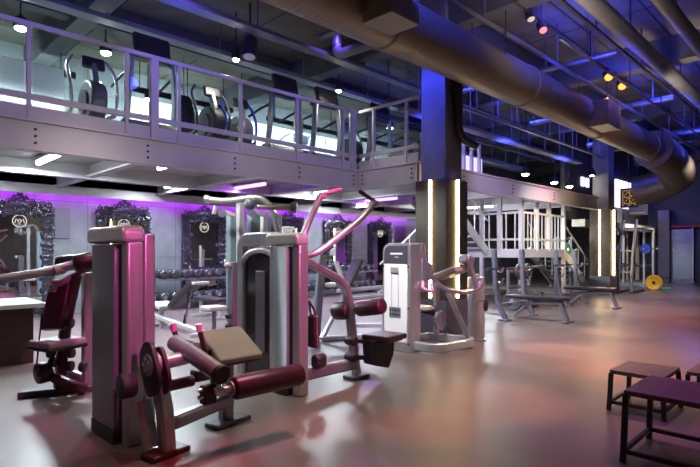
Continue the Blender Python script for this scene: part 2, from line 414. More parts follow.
# royal blue climber
x, y, z = 8.9, 11.0, ZF+.02
t = thing('stair_climber', (x, y, z), 'royal blue stair climber far behind the balustrade corner', 'stair climber')
B().prism([(y-.3, z), (y+.9, z), (y+.9, z+.25), (y+.2, z+.95), (y-.25, z+.95)], 'x', x-.34, x+.34).build('housing', M['bluefab'], t, bev=.05, seg=3)
for k in range(3): B().obox((x, y+.75-.22*k, z+.42+.2*k), (.56, .24, .04)).build('step', M['black'], t, bev=.01)
for sx in (-1, 1): B().tube([(x+sx*.36, y+.8, z+.2), (x+sx*.36, y+.6, z+1.15), (x+sx*.33, y-.2, z+1.35)], .03, bend=.15).build('handrail', M['pale'], t)
B().obox((x, y-.2, z+1.25), (.5, .08, .3), rx=-.2).build('console', M['white'], t, bev=.03)
# boxing bag and towels
x, y = 5.25, 10.3
t = thing('punch_bag', (x, y, ZF+.45), 'dark teardrop punch bag hanging above the upper floor', 'punch bag')
B().lathe((x, y, ZF+.45), (x, y, ZF+1.55), [(.10, 0), (.22, .1), (.27, .3), (.23, .7), (.12, .97), (.05, 1)]).build('bag', M['black'], t)
B().cyl((x, y, ZF+1.55), (x, y, ZC), .012, n=6).build('chain', M['chrome'], t)
# low partition panels on the upper floor
for x, w, lab in ((1.2, 1.1, 'left grey partition panel on the upper floor'), (2.4, 1.1, 'right grey partition panel on the upper floor')):
    tag(B().box(x-w/2, x+w/2, 10.4, 10.44, ZF+.02, ZF+1.55).build('partition_panel', M['panel'], bev=.004), lab, 'partition')
# pale fluted wall lining at the back of the upper floor
b = B()
for k in range(24): b.box(4.9+k*.3, 4.9+k*.3+.28, YW-.07, YW-.02, ZF+.02, ZF+1.9)
struct(b.build('trim_3', M['weightwhite'], bev=.005))

# lamps over the upper floor; the washer bars are added for wall fill
for x, lab in ((2.0, 'wall washer bar over the grey partition panels'), (5.5, 'wall washer bar just behind the hanging punch bag'), (9.0, 'wall washer bar behind the balustrade corner'), (12.5, 'wall washer bar behind the near column')):
    t = thing('wall_washer', (x, 10.78, 4.74), lab, 'lamp', 'wall washer bars on the upper floor')
    B().box(x-1.25, x+1.25, 10.74, 10.79, 4.74, 4.86).build('housing', M['blackmetal'], t)
    for sx in (-1, 1): B().cyl((x+sx, 10.77, 4.86), (x+sx, 10.77, ZC+.03), .01, n=6).build('stem', M['blackmetal'], t)
    area((x, 10.80, 4.80), (x, 12.3, 4.1), (.74,1,.98), 130, 2.4, .1)
def downlight(x, y, z, label, e, r=.075, col=(.88,1,.96), m='cool_e'):
    t = thing('downlight', (x, y, z), label, 'lamp', 'round lamps over the upper floor')
    B().lathe((x, y, z), (x, y, z+.2), [(r, 0), (r*1.05, .1), (r*1.0, .7), (.03, 1)]).build('housing', M['blackmetal'], t)
    B().ball((x, y, z-.005), r*.86, sz=.5).build('bulb', M[m], t)
    B().cyl((x, y, z+.2), (x, y, ZC), .012, n=6).build('stem', M['blackmetal'], t)
    spot((x, y, z-.11), (x, y, 0), col, e, 140, .6, .07)
for x, y, z, lab, e in ((2.02, 9.3, 4.9, 'glaring round lamp at the far left over the balustrade', 260),
                        (3.33, 9.4, 4.9, 'second glaring round lamp from the left, upper floor', 220),
                        (11.1, 9.5, 4.9, 'round lamp seen through the balustrade beside the near column', 80)):
    downlight(x, y, z, lab, e, .10)
for x, y, lab in ((5.05, 7.95, 'round warm lamp hanging over the balustrade middle'), (7.6, 7.95, 'round warm lamp hanging near the balustrade corner')):
    downlight(x, y, 4.85, lab, 60, .07, (1,.93,.75), 'warmw_e')
for x, y, z, lab in ((4.6, 10.6, 4.6, 'small lamp deep on the upper floor, left of the blue arms'), (6.9, 10.6, 4.55, 'small lamp deep on the upper floor, behind stair climber'), (5.8, 11.2, 4.5, 'faint lamp near the pale fluted wall')):
    downlight(x, y, z, lab, 60, .07)

# ================================================================ ROOF SERVICES
# the big round duct with collars, elbow and tap boxes
DY, DZ, DR = 4.25, 4.33, .35
t = thing('air_duct', (8.0, DY, DZ-DR), 'large round galvanised air duct running the length of the hall', 'duct')
B().tube([(-2.4, DY, DZ), (16.5, DY, DZ)], DR, n=36, bend=0).build('duct_run', M['duct'], t)
B().tube([(16.5, DY, DZ), (18.2, DY, DZ-.08), (20.2, DY+.05, DZ-.4), (20.3, DY+1.0, DZ-.72), (20.3, 5.75, DZ-.78)], DR*1.5, n=30, bend=1.0).build('elbow', M['duct'], t)
for x in (1.2, 4.9, 8.55, 12.2, 15.9): B().lathe((x-.05, DY, DZ), (x+.05, DY, DZ), [(DR, 0), (DR+.02, .1), (DR+.02, .9), (DR, 1)], 36).build('collar', M['duct'], t)
B().box(4.18, 4.66, 3.55, 3.98, 3.98, 4.60).build('tap_box', M['duct'], t, bev=.008)
B().box(11.0, 11.75, 3.62, 4.0, 3.98, 4.50).build('tap_box', M['duct'], t, bev=.008)
for x in (2.9, 7.4, 11.9, 16.3): 
    for s in (-1, 1): B().cyl((x, DY+s*.3, DZ+.15), (x, DY+s*.3, ZC), .012, n=6).build('hanger_rod', M['blackmetal'], t)

def run(name, p0, p1, r, label, cat, m='pipe', hang=3, rect=None):
    p0, p1 = Vector(p0), Vector(p1); c = (p0+p1)/2
    t = thing(name, (c.x, c.y, c.z-r), label, cat)
    if rect: B().bar([p0, p1], rect[0], rect[1], c=.1).build('body', M[m], t)
    else: B().tube([p0, p1], r, n=16, bend=0).build('body', M[m], t)
    for k in range(hang):
        q = p0.lerp(p1, (k+.5)/hang)
        B().cyl((q.x, q.y, q.z), (q.x, q.y, ZC), .014, n=6).build('hanger_rod', M[m], t)
    return t
run('large_pipe', (1, 2.67, 4.9), (27, 2.67, 4.9), .13, 'thick grey pipe crossing the upper right of the ceiling', 'pipe', 'pipe', 8)
run('large_pipe', (1, 2.02, 5.0), (27, 2.02, 5.0), .11, 'thick grey pipe in the top right corner', 'pipe', 'pipe', 8)
run('cable_tray', (-2, 7.2, 5.12), (16, 7.2, 5.12), .05, 'blue lit cable tray above the balustrade, nearer the duct', 'cable tray', 'pipe', 9, (.22, .07))
run('cable_tray', (-2, 8.4, 5.05), (16, 8.4, 5.05), .05, 'blue lit cable tray farther back over the cross trainers', 'cable tray', 'pipe', 9, (.25, .08))
run('conduit', (3, 4.05, 4.92), (24, 4.05, 4.92), .035, 'thin dark conduit running just above the air duct', 'conduit', 'pipe', 8)
run('cable_tray', (8.35, 5.85, 4.38), (17.4, 5.85, 4.38), .05, 'upper of two slim blue trays right of the near column', 'cable tray', 'pipe', 10, (.08, .05))
run('cable_tray', (8.0, 6.5, 4.25), (17, 6.5, 4.25), .05, 'lower wider blue tray right of the near column', 'cable tray', 'pipe', 9, (.25, .07))
run('conduit', (8.0, 7.55, 4.45), (17.5, 7.55, 4.45), .03, 'slim black conduit deep over the right upper floor', 'conduit', 'blackmetal', 6)
run('conduit', (12.0, 8.6, 4.3), (17.5, 8.6, 4.3), .12, 'fat dark pipe deep over the right upper floor', 'pipe', 'pipe', 6)
run('cross_pipe', (5.9, 3.2, 5.1), (5.9, 6.6, 5.1), .06, 'blue lit cross pipe left of the blue roof beam', 'pipe', 'pipe', 4)
run('cross_pipe', (10.2, 3.2, 5.1), (10.2, 6.8, 5.1), .05, 'blue lit cross pipe ending above the duct', 'pipe', 'pipe', 4)
run('cross_pipe', (14.2, 3.2, 5.1), (14.2, 6.8, 5.1), .07, 'cross pipe beyond the orange lamps', 'pipe', 'pipe', 4)
run('cross_pipe', (18.6, 3.2, 5.1), (18.6, 6.8, 5.1), .09, 'far cross pipe above the duct elbow', 'pipe', 'pipe', 4)
run('lighting_track', (5, 3.0, 4.95), (24, 3.0, 4.95), .03, 'bare lighting track beside the thick grey pipe', 'track', 'blackmetal', 8, (.05, .05))
run('bus_bar', (8, 3.35, 4.75), (24, 3.35, 4.75), .03, 'slim bright rail below the lamp track', 'rail', 'chrome', 7, (.05, .03))
# blue duct elbow pipe over the upper floor, drain pipe on the column
t = thing('bent_pipe', (6.6, 6.85, 4.6), 'short blue lit bent pipe dropping from the ceiling', 'pipe')
B().tube([(6.5, 6.85, 5.69), (6.5, 6.85, 5.02), (6.62, 5.5, 5.02)], .09, n=14, bend=.18).build('body', M['pipe'], t)
t = thing('drain_pipe', (7.9, 4.98, 3.0), 'dark drain pipe bending off the near column', 'pipe')
B().tube([(7.44, 4.835, 5.0), (7.44, 4.835, 3.36), (7.97, 4.835, 3.27)], .07, n=14, bend=.22).build('body', M['blackmetal'], t)

# lamp track over the hall with the coloured heads
t = run('lamp_track', (5, 3.72, 5.2), (22, 3.72, 5.2), .03, 'track carrying the orange and pink lamp heads', 'track', 'blackmetal', 8, (.05, .05))
def head(x, y, z, aim, m, label, ztop=5.18, r=.075, name='track_lamp', L=.2):
    t = thing(name, (x, y, z), label, 'lamp', 'ceiling lamp heads')
    d = (Vector(aim)-Vector((x, y, z))).normalized(); c = Vector((x, y, z))
    B().lathe(c-d*L, c, [(r*.6, 0), (r, .15), (r, 1), (r*.85, 1)]).build('housing', M['blackmetal'], t)
    B().lathe(c-d*.01, c+d*.004, [(r*.8, 0), (r*.78, 1)]).build('lens', M[m], t)
    B().cyl(c-d*L*.6, (c.x-d.x*L*.6, c.y-d.y*L*.6, ztop+.03), .015, n=8).build('stem', M['blackmetal'], t)
    return t
head(8.1, 3.66, 5.0, (6, 1, 0), 'red_e', 'pink lamp head nearest on the lamp track')
head(7.75, 3.7, 5.08, (7, 2, 0), 'white', 'unlit white lamp head beside the pink one')
head(11.26, 3.7, 5.0, (7, 1.5, .5), 'orange_e', 'left of the two orange lamp heads', r=.10)
head(12.1, 3.7, 5.0, (8, 1.5, .5), 'orange_e', 'right of the two orange lamp heads', r=.10)
head(22.4, 4.75, 5.05, (19, 3.2, 4), 'blue_e', 'bright blue lamp beyond the duct elbow', ZC, .13)
head(5.0, 7.45, 4.75, (4.7, 7.2, 3), 'white', 'large white faced can lamp hanging over the balustrade', ZC, .13, 'can_lamp', .38)
for x, y, z, lab in ((14.3, 7.0, 3.66, 'leftmost of three pendant lamps over the right girder'), (16.3, 7.0, 3.6, 'middle pendant lamp over the right girder'),
                     (17.3, 6.92, 3.56, 'rightmost of three pendant lamps over the right girder'), (17.3, 6.2, 3.85, 'small lamp beside the far column, over the girder end')):
    t = thing('pendant_lamp', (x, y, z), lab, 'lamp', 'pendant lamps at the right')
    B().lathe((x, y, z), (x, y, z+.25), [(.13, 0), (.10, .5), (.03, 1)]).build('shade', M['blackmetal'], t)
    B().ball((x, y, z), .10 if y > 6.5 else .06, sz=.6).build('bulb', M['warmw_e'], t)
    B().cyl((x, y, z+.25), (x, y, ZC), .012, n=6).build('cord', M['blackmetal'], t)
    spot((x, y, z-.12), (x, y, 0), (1,.93,.75), 60 if y > 6.5 else 10, 130, .6, .1)

# ================================================================ UNDER THE UPPER FLOOR
def batten(x, y, z, L, m, label, along='y'):
    t = thing('tube_light', (x, y, z), label, 'tube light', 'tube lights under the upper floor')
    if along == 'y':
        B().box(x-.06, x+.06, y-L/2, y+L/2, z+.03, z+.09).build('housing', M['pale'], t, bev=.008)
        B().cyl((x, y-L/2+.03, z), (x, y+L/2-.03, z), .035, n=12).build('tube', M[m], t)
        B().cyl((x, y-L/4, z+.09), (x, y-L/4, 3.03), .01, n=6).build('stem', M['pale'], t)
    else:
        B().box(x-L/2, x+L/2, y-.06, y+.06, z+.03, z+.09).build('housing', M['pale'], t, bev=.008)
        B().cyl((x-L/2+.03, y, z), (x+L/2-.03, y, z), .035, n=12).build('tube', M[m], t)
        B().cyl((x-L/4, y, z+.09), (x-L/4, y, 3.03), .01, n=6).build('stem', M['pale'], t)
WT, PT = (.82,.94,1.0), (.45,.12,1)
for x, y, z, L, m, e, lab in ((2.35, 9.1, 2.87, 1.2, 'tube_e', 170, 'bright white tube light under the left upper floor'),
        (4.0, 8.5, 2.87, .6, 'tube_e', 110, 'short tube light right of the brightest one'),
        (1.7, 11.2, 2.87, 1.2, 'tube_e', 50, 'tube light over the leftmost mirror'),
        (5.3, 10.7, 2.87, 1.2, 'tube_e', 70, 'white tube light in front of the left dumbbell rack'),  # extra tube, added to keep cool fill by the left rack
        (6.35, 9.6, 2.82, 1.5, 'purple_e', 60, 'purple tube light above the third mirror'),
        (8.6, 9.4, 2.87, 1.0, 'tube_e', 150, 'white tube light behind the inner girder corner'),
        (11.6, 10.7, 2.87, 1.2, 'tube_e', 90, 'white tube light in front of the right dumbbell rack'),  # extra tube, added to keep cool fill by the right rack
        (10.6, 9.4, 2.82, 1.2, 'purple_e', 50, 'purple tube light behind the white weight stack'),
        (14.6, 8.8, 2.82, 1.2, 'tube_e', 420, 'white tube light above the stairs')):
    batten(x, y, z, L, m, lab)
    area((x, y, z-.045), (x, y, 0), WT if m == 'tube_e' else PT, e, .07, L)
t = B().cyl((4.95, 8.4, 2.90), (4.95, 8.4, 2.98), .07).build('smoke_detector', M['white']); tag(t, 'small round white detector under the upper floor deck', 'detector')
tag(B().box(3.32, 3.62, YW-.04, YW, 1.68, 2.36).build('wall_cover', M['shroud'], bev=.006), 'grey square cover on the wall right of leftmost mirror', 'cover')

# purple light strip along the top of the back wall
tag(B().box(-2.4, 17.2, YW-.31, YW-.27, 2.74, 2.81).build('led_strip', M['purple_e']), 'purple light strip running along the top of the back wall', 'light strip')

# ornate standing mirrors
def mirror(x, label):
    W2, Z0, Z1, fw = .62, .12, 2.36, .21; y = YW-.05
    t = thing('ornate_mirror', (x, y, 0), label, 'mirror', 'ornate mirrors along the back wall')
    rnd = random.Random(7); b = B()
    def back(xa, xb, za, zb): b.box(xa, xb, y-.03, y+.04, za, zb)
    back(x-W2, x-W2+fw, Z0, Z1); back(x+W2-fw, x+W2, Z0, Z1); back(x-W2, x+W2, Z0, Z0+fw); back(x-W2, x+W2, Z1-fw, Z1)
    def scroll(cx, cz, R, a0, hand, turns=1.5):
        p = []
        for k in range(13):
            u = k/12; r = R*(1-.85*u); a = a0+hand*u*turns*2*PI
            p.append((cx+r*math.cos(a), y-.045-.035*u, cz+r*math.sin(a)))
        b.tube(p, R*.20, n=5, bend=0, up=(0,1,0)); b.ball((cx, y-.07, cz), R*.30, n=6)
    def row(xa, za, xb, zb, n):
        for k in range(n):
            u = (k+.5)/n; cx, cz = xa+(xb-xa)*u, za+(zb-za)*u
            scroll(cx+rnd.uniform(-.03,.03), cz+rnd.uniform(-.03,.03), rnd.uniform(.055,.085), rnd.uniform(0, 6.3), rnd.choice((-1,1)))
    for o in (.045, .165):
        row(x-W2+o, Z0, x-W2+o, Z1, 18); row(x+W2-o, Z0, x+W2-o, Z1, 18)
        row(x-W2, Z0+o, x+W2, Z0+o, 9); row(x-W2, Z1-o, x+W2, Z1-o, 9)
    b.build('frame', M['orn'], t)
    b = B()
    for k in range(-5, 6):
        h = .20*math.exp(-(k/1.8)**2)+.05
        scroll(x+k*.105, Z1+h*.55, .075+.02*(k == 0), rnd.uniform(0, 6), 1 if k < 0 else -1)
        if abs(k) < 2: scroll(x+k*.09, Z1+.2-abs(k)*.05, .06, PI/2, 1 if k < 0 else -1)
    b.ball((x, y-.05, Z1+.24), .06, n=8); b.box(x-.5, x+.5, y-.02, y+.03, Z1-.02, Z1+.05)
    b.build('crest', M['orn'], t)
    B().box(x-W2+fw-.02, x+W2-fw+.02, y-.012, y+.02, Z0+fw-.02, Z1-fw+.02).build('mirror_glass', M['mirror'], t, smooth=False)
    e = B(); R = .125; zc = 2.03; ring = [(x+R*math.cos(a), y-.02, zc+R*math.sin(a)) for a in [2*PI*k/28 for k in range(28)]]
    e.tube(ring, .0065, n=6, closed=True, up=(0,1,0))
    for zz in ([(-.085,-.045),(-.065,.045),(-.03,.0),(.0,-.05),(.03,.0),(.065,.045),(.085,-.045)], [(-.03,.0),(.0,.045),(.03,.0)]):
        e.tube([(x+p, y-.02, zc+q) for p, q in zz], .006, n=5, bend=0, up=(0,1,0))
    e.build('round_emblem', M['logo_e'], t)
    return t
m0 = mirror(2.66, 'leftmost ornate mirror, behind the dark desk')
for x, lab in ((4.78, 'ornate mirror behind the large grey weight tower'), (6.87, 'ornate mirror above the left dumbbell rack'), (9.68, 'ornate mirror half hidden behind the cable station boom'),
               (11.78, 'ornate mirror above the right dumbbell rack'), (13.89, 'ornate mirror just left of the white weight stack')):
    dup(m0, (x, YW-.05, 0), label=lab)

# dumbbell racks and dumbbells
def rack(x0, x1, y, label):
    t = thing('dumbbell_rack', ((x0+x1)/2, y, 0), label, 'dumbbell rack', 'dumbbell racks')
    for z in (.19, .73):
        b = B(); b.box(x0, x1, y-.20, y-.16, z-.03, z+.03); b.box(x0, x1, y+.12, y+.16, z-.03, z+.03); b.box(x0, x1, y-.16, y+.12, z-.03, z-.01); b.build('shelf', M['shroud'], t, bev=.006)
    for x in (x0+.1, x1-.1):
        b = B(); b.box(x-.04, x+.04, y+.13, y+.22, 0, .9); b.box(x-.04, x+.04, y-.25, y+.25, 0, .06); b.build('upright', M['shroud'], t, bev=.006)
rack(4.95, 8.0, 11.75, 'two tier dumbbell rack beneath the third mirror')
rack(9.9, 12.9, 11.75, 'two tier dumbbell rack behind the lever arm machine')
def dumbbell(x, y, z, label):
    t = thing('dumbbell', (x, y, z), label, 'dumbbell')
    for s in (-1, 1): B().lathe((x, y+s*.06, z+.105), (x, y+s*.19, z+.105), [(.085, 0), (.105, .15), (.105, .8), (.075, 1)], 14).build('head', M['dumb'], t)
    B().cyl((x, y-.07, z+.105), (x, y+.07, z+.105), .017, n=8).build('handle', M['chrome'], t)
    B().cyl((x, y-.197, z+.105), (x, y-.190, z+.105), .055, n=14).build('end_badge', M['chrome'], t)
    return t
proto = None
for x0, n, gname in ((5.10, 10, 'left'), (10.06, 10, 'right')):
    for z, tier in ((.76, 'upper'), (.22, 'lower')):
        for k in range(n):
            x = x0+k*.285
            lab = f'round black dumbbell on the {tier} tier of the {gname} rack'; gr = f'dumbbells on the {tier} tier, {gname} rack'
            if proto is None: proto = dumbbell(x, 11.66, z, lab); proto['group'] = gr
            else: dup(proto, (x, 11.66, z), label=lab, group=gr)

# ================================================================ MACHINES
def tower(t, x, y, w, L, z1, sh, back=True):
    """weight stack tower: front upright at y, shroud proud towards -x, cap bridging over it"""
    b = B(); b.box(x, x+.125, y, y+.11, .0, z1-.12); b.build('front_upright', M['steel'], t, bev=.018, seg=3)
    if back:
        B().box(x+.145, x+.235, y+.05, y+.16, 0, z1-.055).build('side_upright', M['steel'], t, bev=.016, seg=3)
    # cap: rounded inverted profile along y
    ys, ye = y-.002, y+L+.10
    n = 8; pr = [(ys, z1-.125)]
    for k in range(n+1): a = PI-(PI/2)*k/n; pr.append((ys+.06+.06*math.cos(a), z1-.06+.06*math.sin(a)))
    for k in range(n+1): a = PI/2-(PI/2)*k/n; pr.append((ye-.06+.06*math.cos(a), z1-.06+.06*math.sin(a)))
    pr.append((ye, z1-.125))
    B().prism(pr, 'x', x-.03, x+.135).build('cap', M['pale'], t, bev=.028, seg=4)
    B().box(x+.02, x+.11, y+L+.0, y+L+.09, 0, z1-.12).build('rear_upright', M['steel'], t, bev=.016)
    # shroud: bulging panel with chamfered top
    X0 = x-w; poly = [(x+.12, y+.13), (X0+.006, y+.13), (X0, y+.137), (X0-.012, y+.13+(L-.05)*.5), (X0, y+L-.07), (X0+.03, y+L-.04), (x+.12, y+L-.04)]
    B().prism(poly, 'z', .10, z1-.135).build('shroud', sh, t, bev=.02, seg=3)
    B().prism([(p-.008 if p < x else p, q) for p, q in poly], 'z', 0, .10).build('base_skirt', M['black'], t, bev=.008)

# --- leg curl machine in the foreground
t = thing('leg_curl_machine', (1.75, 3.6, 0), 'large leg curl machine in the foreground with tall grey tower and tilted tan pad', 'exercise machine')
tower(t, 1.47, 3.74, .042, .66, 1.61, M['shroud'])
b = B(); b.obox((1.62, 3.44, .02), (.30, .16, .04), rz=.15); b.build('foot_plate', M['maroon'], t, bev=.012)
B().bar([(1.63, 3.44, .03), (1.62, 3.455, .32), (1.60, 3.53, .56)], .11, .10, up=(1,0,0), bend=.1).build('pedestal', M['steel'], t)
B().bar([(1.55, 3.52, .05), (1.54, 3.62, .36)], .07, .10, up=(1,0,0)).build('pedestal', M['pale'], t)
cam = [(3.5+.13*math.cos(a)*(1+.25*math.sin(a*2+.4)), .60+.19*math.sin(a)*(1+.12*math.cos(a))) for a in [2*PI*k/28 for k in range(28)]]
cam = [(p-.10*max(0, .55-q)*1.2, q) for p, q in cam]
c = B().prism(cam, 'x', 1.52, 1.555).build('cam_plate', M['blackmetal'], t, bev=.006)
h = B().lathe((1.515, 3.5, .63), (1.60, 3.5, .63), [(.075, 0), (.085, .2), (.085, .8), (.06, 1)], 22).build('hub', M['steel_grey'], t)
for k in range(5):
    a = k*2*PI/5; B().cyl((1.505, 3.5+.05*math.cos(a), .63+.05*math.sin(a)), (1.52, 3.5+.05*math.cos(a), .63+.05*math.sin(a)), .012, n=8).build('bolt', M['chrome'], h)
B().prism([(p*.9+.35, q*.92+.02) for p, q in cam], 'x', 1.60, 1.63).build('cam_plate', M['maroon'], t, bev=.006)
B().pad((1.36, 3.60, .49), (1.47, 3.60, .49), .085).build('idler_wheel', M['rubber'], t)
B().cyl((1.60, 3.5, .63), (1.82, 3.52, .64), .05, n=18).build('pivot_shaft', M['steel'], t)
B().cyl((1.62, 3.5, .46), (1.86, 3.52, .46), .042, n=16).build('lower_shaft', M['maroon'], t)
B().tube([(1.80, 3.68, .73), (1.82, 3.50, .685), (1.85, 3.12, .585)], .062, n=16, bend=.08).build('counter_arm', M['steel_grey'], t)
B().cyl((1.852, 3.108, .582), (1.855, 3.085, .576), .066, n=18).build('arm_end_cap', M['black'], t)
B().bar([(1.86, 3.25, .64), (1.87, 3.17, .42)], .04, .06, up=(1,0,0)).build('drop_link', M['steel_grey'], t)
for z in (.43, .48): B().cyl((1.72, 3.17, z), (1.98, 3.15, z), .014, n=10).build('link_rod', M['chrome'], t)
B().obox((1.80, 3.18, .44), (.10, .07, .13)).build('adjuster_block', M['blackmetal'], t, bev=.012)
B().cyl((1.82, 3.14, .462), (1.97, 3.12, .462), .022, n=12).build('roller_spindle', M['steel'], t)
B().lathe((1.935, 3.12, .462), (1.95, 3.12, .462), [(.05, 0), (.05, 1)]).build('roller_collar', M['steel'], t)
B().pad((1.95, 3.115, .462), (2.55, 3.095, .462), .085, 28).build('foam_roller', M['maroon'], t)
for hx, hy, dx in ((1.87, 3.78, -.03), (2.00, 3.62, -.03)):
    hb = B().tube([(hx+.02, hy-.02, .60), (hx+dx, hy, .84)], .02, n=12).build('handle', M['maroon'], t)
    B().cyl((hx+dx*.75, hy-.001, .80), (hx+dx*1.08, hy, .86), .024, n=12).build('grip_end', M['pink'], hb)
B().bar([(1.62, 3.48, .19), (2.29, 3.70, .20)], .10, .10).build('base_rail', M['steel_grey'], t)
B().obox((2.28, 3.70, .02), (.36, .16, .04), rz=.15).build('rear_foot', M['plinth'], t, bev=.012)
B().bar([(2.27, 3.72, .03), (2.26, 3.70, .60)], .11, .10, up=(1,0,0)).build('seat_post', M['steel_grey'], t)
ang = math.atan2(.18, .32)
p = B().obox((2.275, 3.66, .655), (.40, .40, .055), rx=ang).build('tilted_pad', M['taupe'], t, bev=.018, seg=3)
B().obox((2.275, 3.665, .622), (.37, .37, .03), rx=ang).build('pad_base', M['black'], p, bev=.008)
B().obox((2.02, 3.70, .62), (.16, .14, .12), rx=.4).build('pad_bracket', M['blackmetal'], t, bev=.02)
B().tube([(1.80, 3.72, .72), (1.92, 3.86, .70), (2.1, 3.8, .62)], .035, n=12).build('pad_bracket', M['maroon'], t)
B().obox((2.30, 4.02, .36), (.34, .12, .10)).build('step', M['maroon'], t, bev=.02)

# --- lever arm pulldown machine
t = thing('pulldown_machine', (3.6, 3.95, 0), 'lever arm pulldown machine with raised pink handles and burgundy rollers', 'exercise machine')
tower(t, 3.15, 3.848, .045, .42, 1.60, M['shroud_blue'], back=False)
B().bar([(3.26, 3.92, 1.33), (3.98, 4.03, 1.06), (4.10, 4.00, .05)], .07, .11, up=(0,1,0), bend=.22).build('main_mast', M['steel'], t)
B().obox((4.10, 4.0, .02), (.26, .18, .04)).build('foot_plate', M['plinth'], t, bev=.012)
B().bar([(3.24, 3.90, .20), (4.08, 3.99, .17)], .08, .12).build('base_rail', M['steel_grey'], t)
B().tube([(3.27, 3.93, 1.36), (3.40, 3.85, 1.40), (4.00, 3.80, 1.78), (4.13, 3.76, 1.95)], .035, n=12, bend=.18).build('lever_arm', M['steel'], t)
B().tube([(3.27, 4.08, 1.36), (3.42, 4.20, 1.45), (3.62, 4.20, 1.82), (3.76, 4.20, 2.04)], .036, n=12, bend=.25).build('lever_arm', M['steel'], t)
B().tube([(4.14, 3.74, 1.95), (4.08, 3.93, 2.08)], .022, n=12).build('hand_grip', M['maroon'], t)
hb = B().tube([(3.76, 4.20, 2.04), (4.06, 4.21, 2.12)], .026, n=12).build('hand_grip', M['pink'], t)
B().obox((4.13, 3.75, 1.93), (.07, .09, .07)).build('arm_joint', M['steel'], t, bev=.012)
B().obox((3.77, 4.20, 2.03), (.07, .07, .07)).build('arm_joint', M['pink'], t, bev=.012)
B().pad((4.03, 4.26, .735), (4.03, 4.02, .76), .105, 24).build('thigh_roller', M['maroon'], t)
B().pad((4.03, 3.90, .785), (4.04, 3.55, .845), .085, 24).build('thigh_roller', M['maroon'], t)
B().cyl((4.03, 4.05, .76), (4.04, 3.88, .79), .03, n=12).build('roller_spindle', M['chrome'], t)
s_ = B().obox((4.28, 3.74, .475), (.38, .36, .06), rz=.1).build('seat_pad', M['maroon'], t, bev=.02, seg=3)
B().obox((4.28, 3.74, .44), (.30, .28, .03), rz=.1).build('pad_base', M['black'], s_, bev=.006)
B().prism([(4.10, .18), (4.32, .12), (4.40, .26), (4.42, .44), (4.08, .46)], 'y', 3.70, 3.90).build('seat_bracket', M['black'], t, bev=.02)
for z in (.24, .42):
    B().bar([(3.98, 3.92, z+.02), (4.2, 3.84, z)], .05, .05).build('adjuster_arm', M['blackmetal'], t)
    B().pad((3.97, 4.02, z+.02), (3.97, 3.88, z+.02), .055).build('adjuster_knob', M['black'], t)
B().obox((3.36, 3.88, .62), (.06, .14, .34)).build('guide_plate', M['maroon'], t, bev=.03)
for z in (.34, .30): B().pad((3.34, 3.84, z), (3.48, 3.86, z), .055).build('cushion', M['black'], t)
b = B()
for k in range(20): pass
B().tube([(3.34, 3.92, .92+.0), (3.40, 3.90, .82), (3.40, 3.88, .70), (3.34, 3.90, .78), (3.34, 3.92, .92)], .012, n=8).build('chain_loop', M['black'], t)

# --- tower with rounded frame and smoked panel behind it
t = thing('row_machine_tower', (3.35, 4.75, 0), 'rounded silver frame with smoked dark panel left of lever arm machine', 'exercise machine')
B().bar([(3.34, 5.10, 0), (3.34, 5.10, 1.55), (3.34, 4.34, 1.55), (3.34, 4.34, 0)], .15, .09, up=(1,0,0), bend=.13).build('frame', M['steel'], t)
B().prism([(5.04, .02), (5.04, 1.22)]+[(4.72+.32*math.cos(a), 1.24+.16*math.sin(a)) for a in [PI*k/12 for k in range(13)]]+[(4.40, .02)], 'x', 3.33, 3.37).build('smoked_panel', M['gloss'], t, bev=.004)
B().tube([(3.31, 4.72+.34*math.cos(a), 1.24+.19*math.sin(a)) for a in [PI*k/12 for k in range(13)]], .035, n=10, bend=0, up=(1,0,0)).build('arch', M['steel'], t)
B().box(3.37, 3.56, 4.30, 5.12, 0, .06).build('base', M['black'], t, bev=.01)
B().box(3.30, 3.33, 4.62, 4.80, .3, 1.2).build('cable_cover', M['shroud'], t, bev=.01)

# --- tall cable station with curved boom
def Q(px, py, d=7.5): return pt(px, py, d)
b0 = Q(252, 343); t = thing('cable_station', (b0.x, b0.y, 0), 'tall pale cable station with curved boom behind the grey towers', 'exercise machine')
def post(px, top, d, w, m, name='upright'):
    p = Q(px, top, d); return B().box(p.x-w/2, p.x+w/2, p.y-w/2, p.y+w/2, 0, p.z).build(name, M[m], t, bev=.012)
post(240, 203, 7.5, .085, 'pale'); post(264, 212, 7.6, .085, 'pale'); post(234, 262, 7.3, .14, 'shroud', 'guide_cover')
for px, w in ((233, .18), (258, .34), (276, .16)):
    p = Q(px, 214, 8.0); B().box(p.x-w/2, p.x+w/2, p.y-.06, p.y+.06, .05, p.z).build('weight_shield', M['shroud_blue'], t, bev=.02)
B().tube([Q(206, 199), Q(226, 201.5), Q(258, 196), Q(270, 204), Q(276, 222), Q(282, 250, 7.6)], .042, n=14, bend=.35).build('boom', M['pale'], t)
for px, py in ((222, 211), (252, 211)):
    B().bar([Q(px, py, 7.3), Q(px+14, py+5, 7.3)], .05, .06).build('pulley_arm', M['pale'], t)
    B().cyl(Q(px, py+2, 7.25), Q(px, py+2, 7.35), .06, n=16).build('pulley', M['steel_grey'], t)
B().cyl(Q(258, 207, 7.0), Q(294, 208, 7.0), .035, n=14).build('cross_bar', M['pale'], t)
B().ball(Q(250, 204, 7.0), .085).build('end_knob', M['shroud_blue'], t)
B().cyl(Q(291, 207.5, 7.0), Q(297, 208, 7.0), .075, n=18).build('end_disc', M['steel_grey'], t)
B().cyl(Q(205, 199), Q(209, 199.5), .065, n=16).build('boom_pulley', M['steel'], t)
B().cyl(Q(216, 206), Q(214, 214), .03, n=10).build('cable_stop', M['pale'], t)
for py in (322, 332, 340): B().ball(Q(228, py-6, 7.2), .045).build('adjuster_knob', M['black'], t)
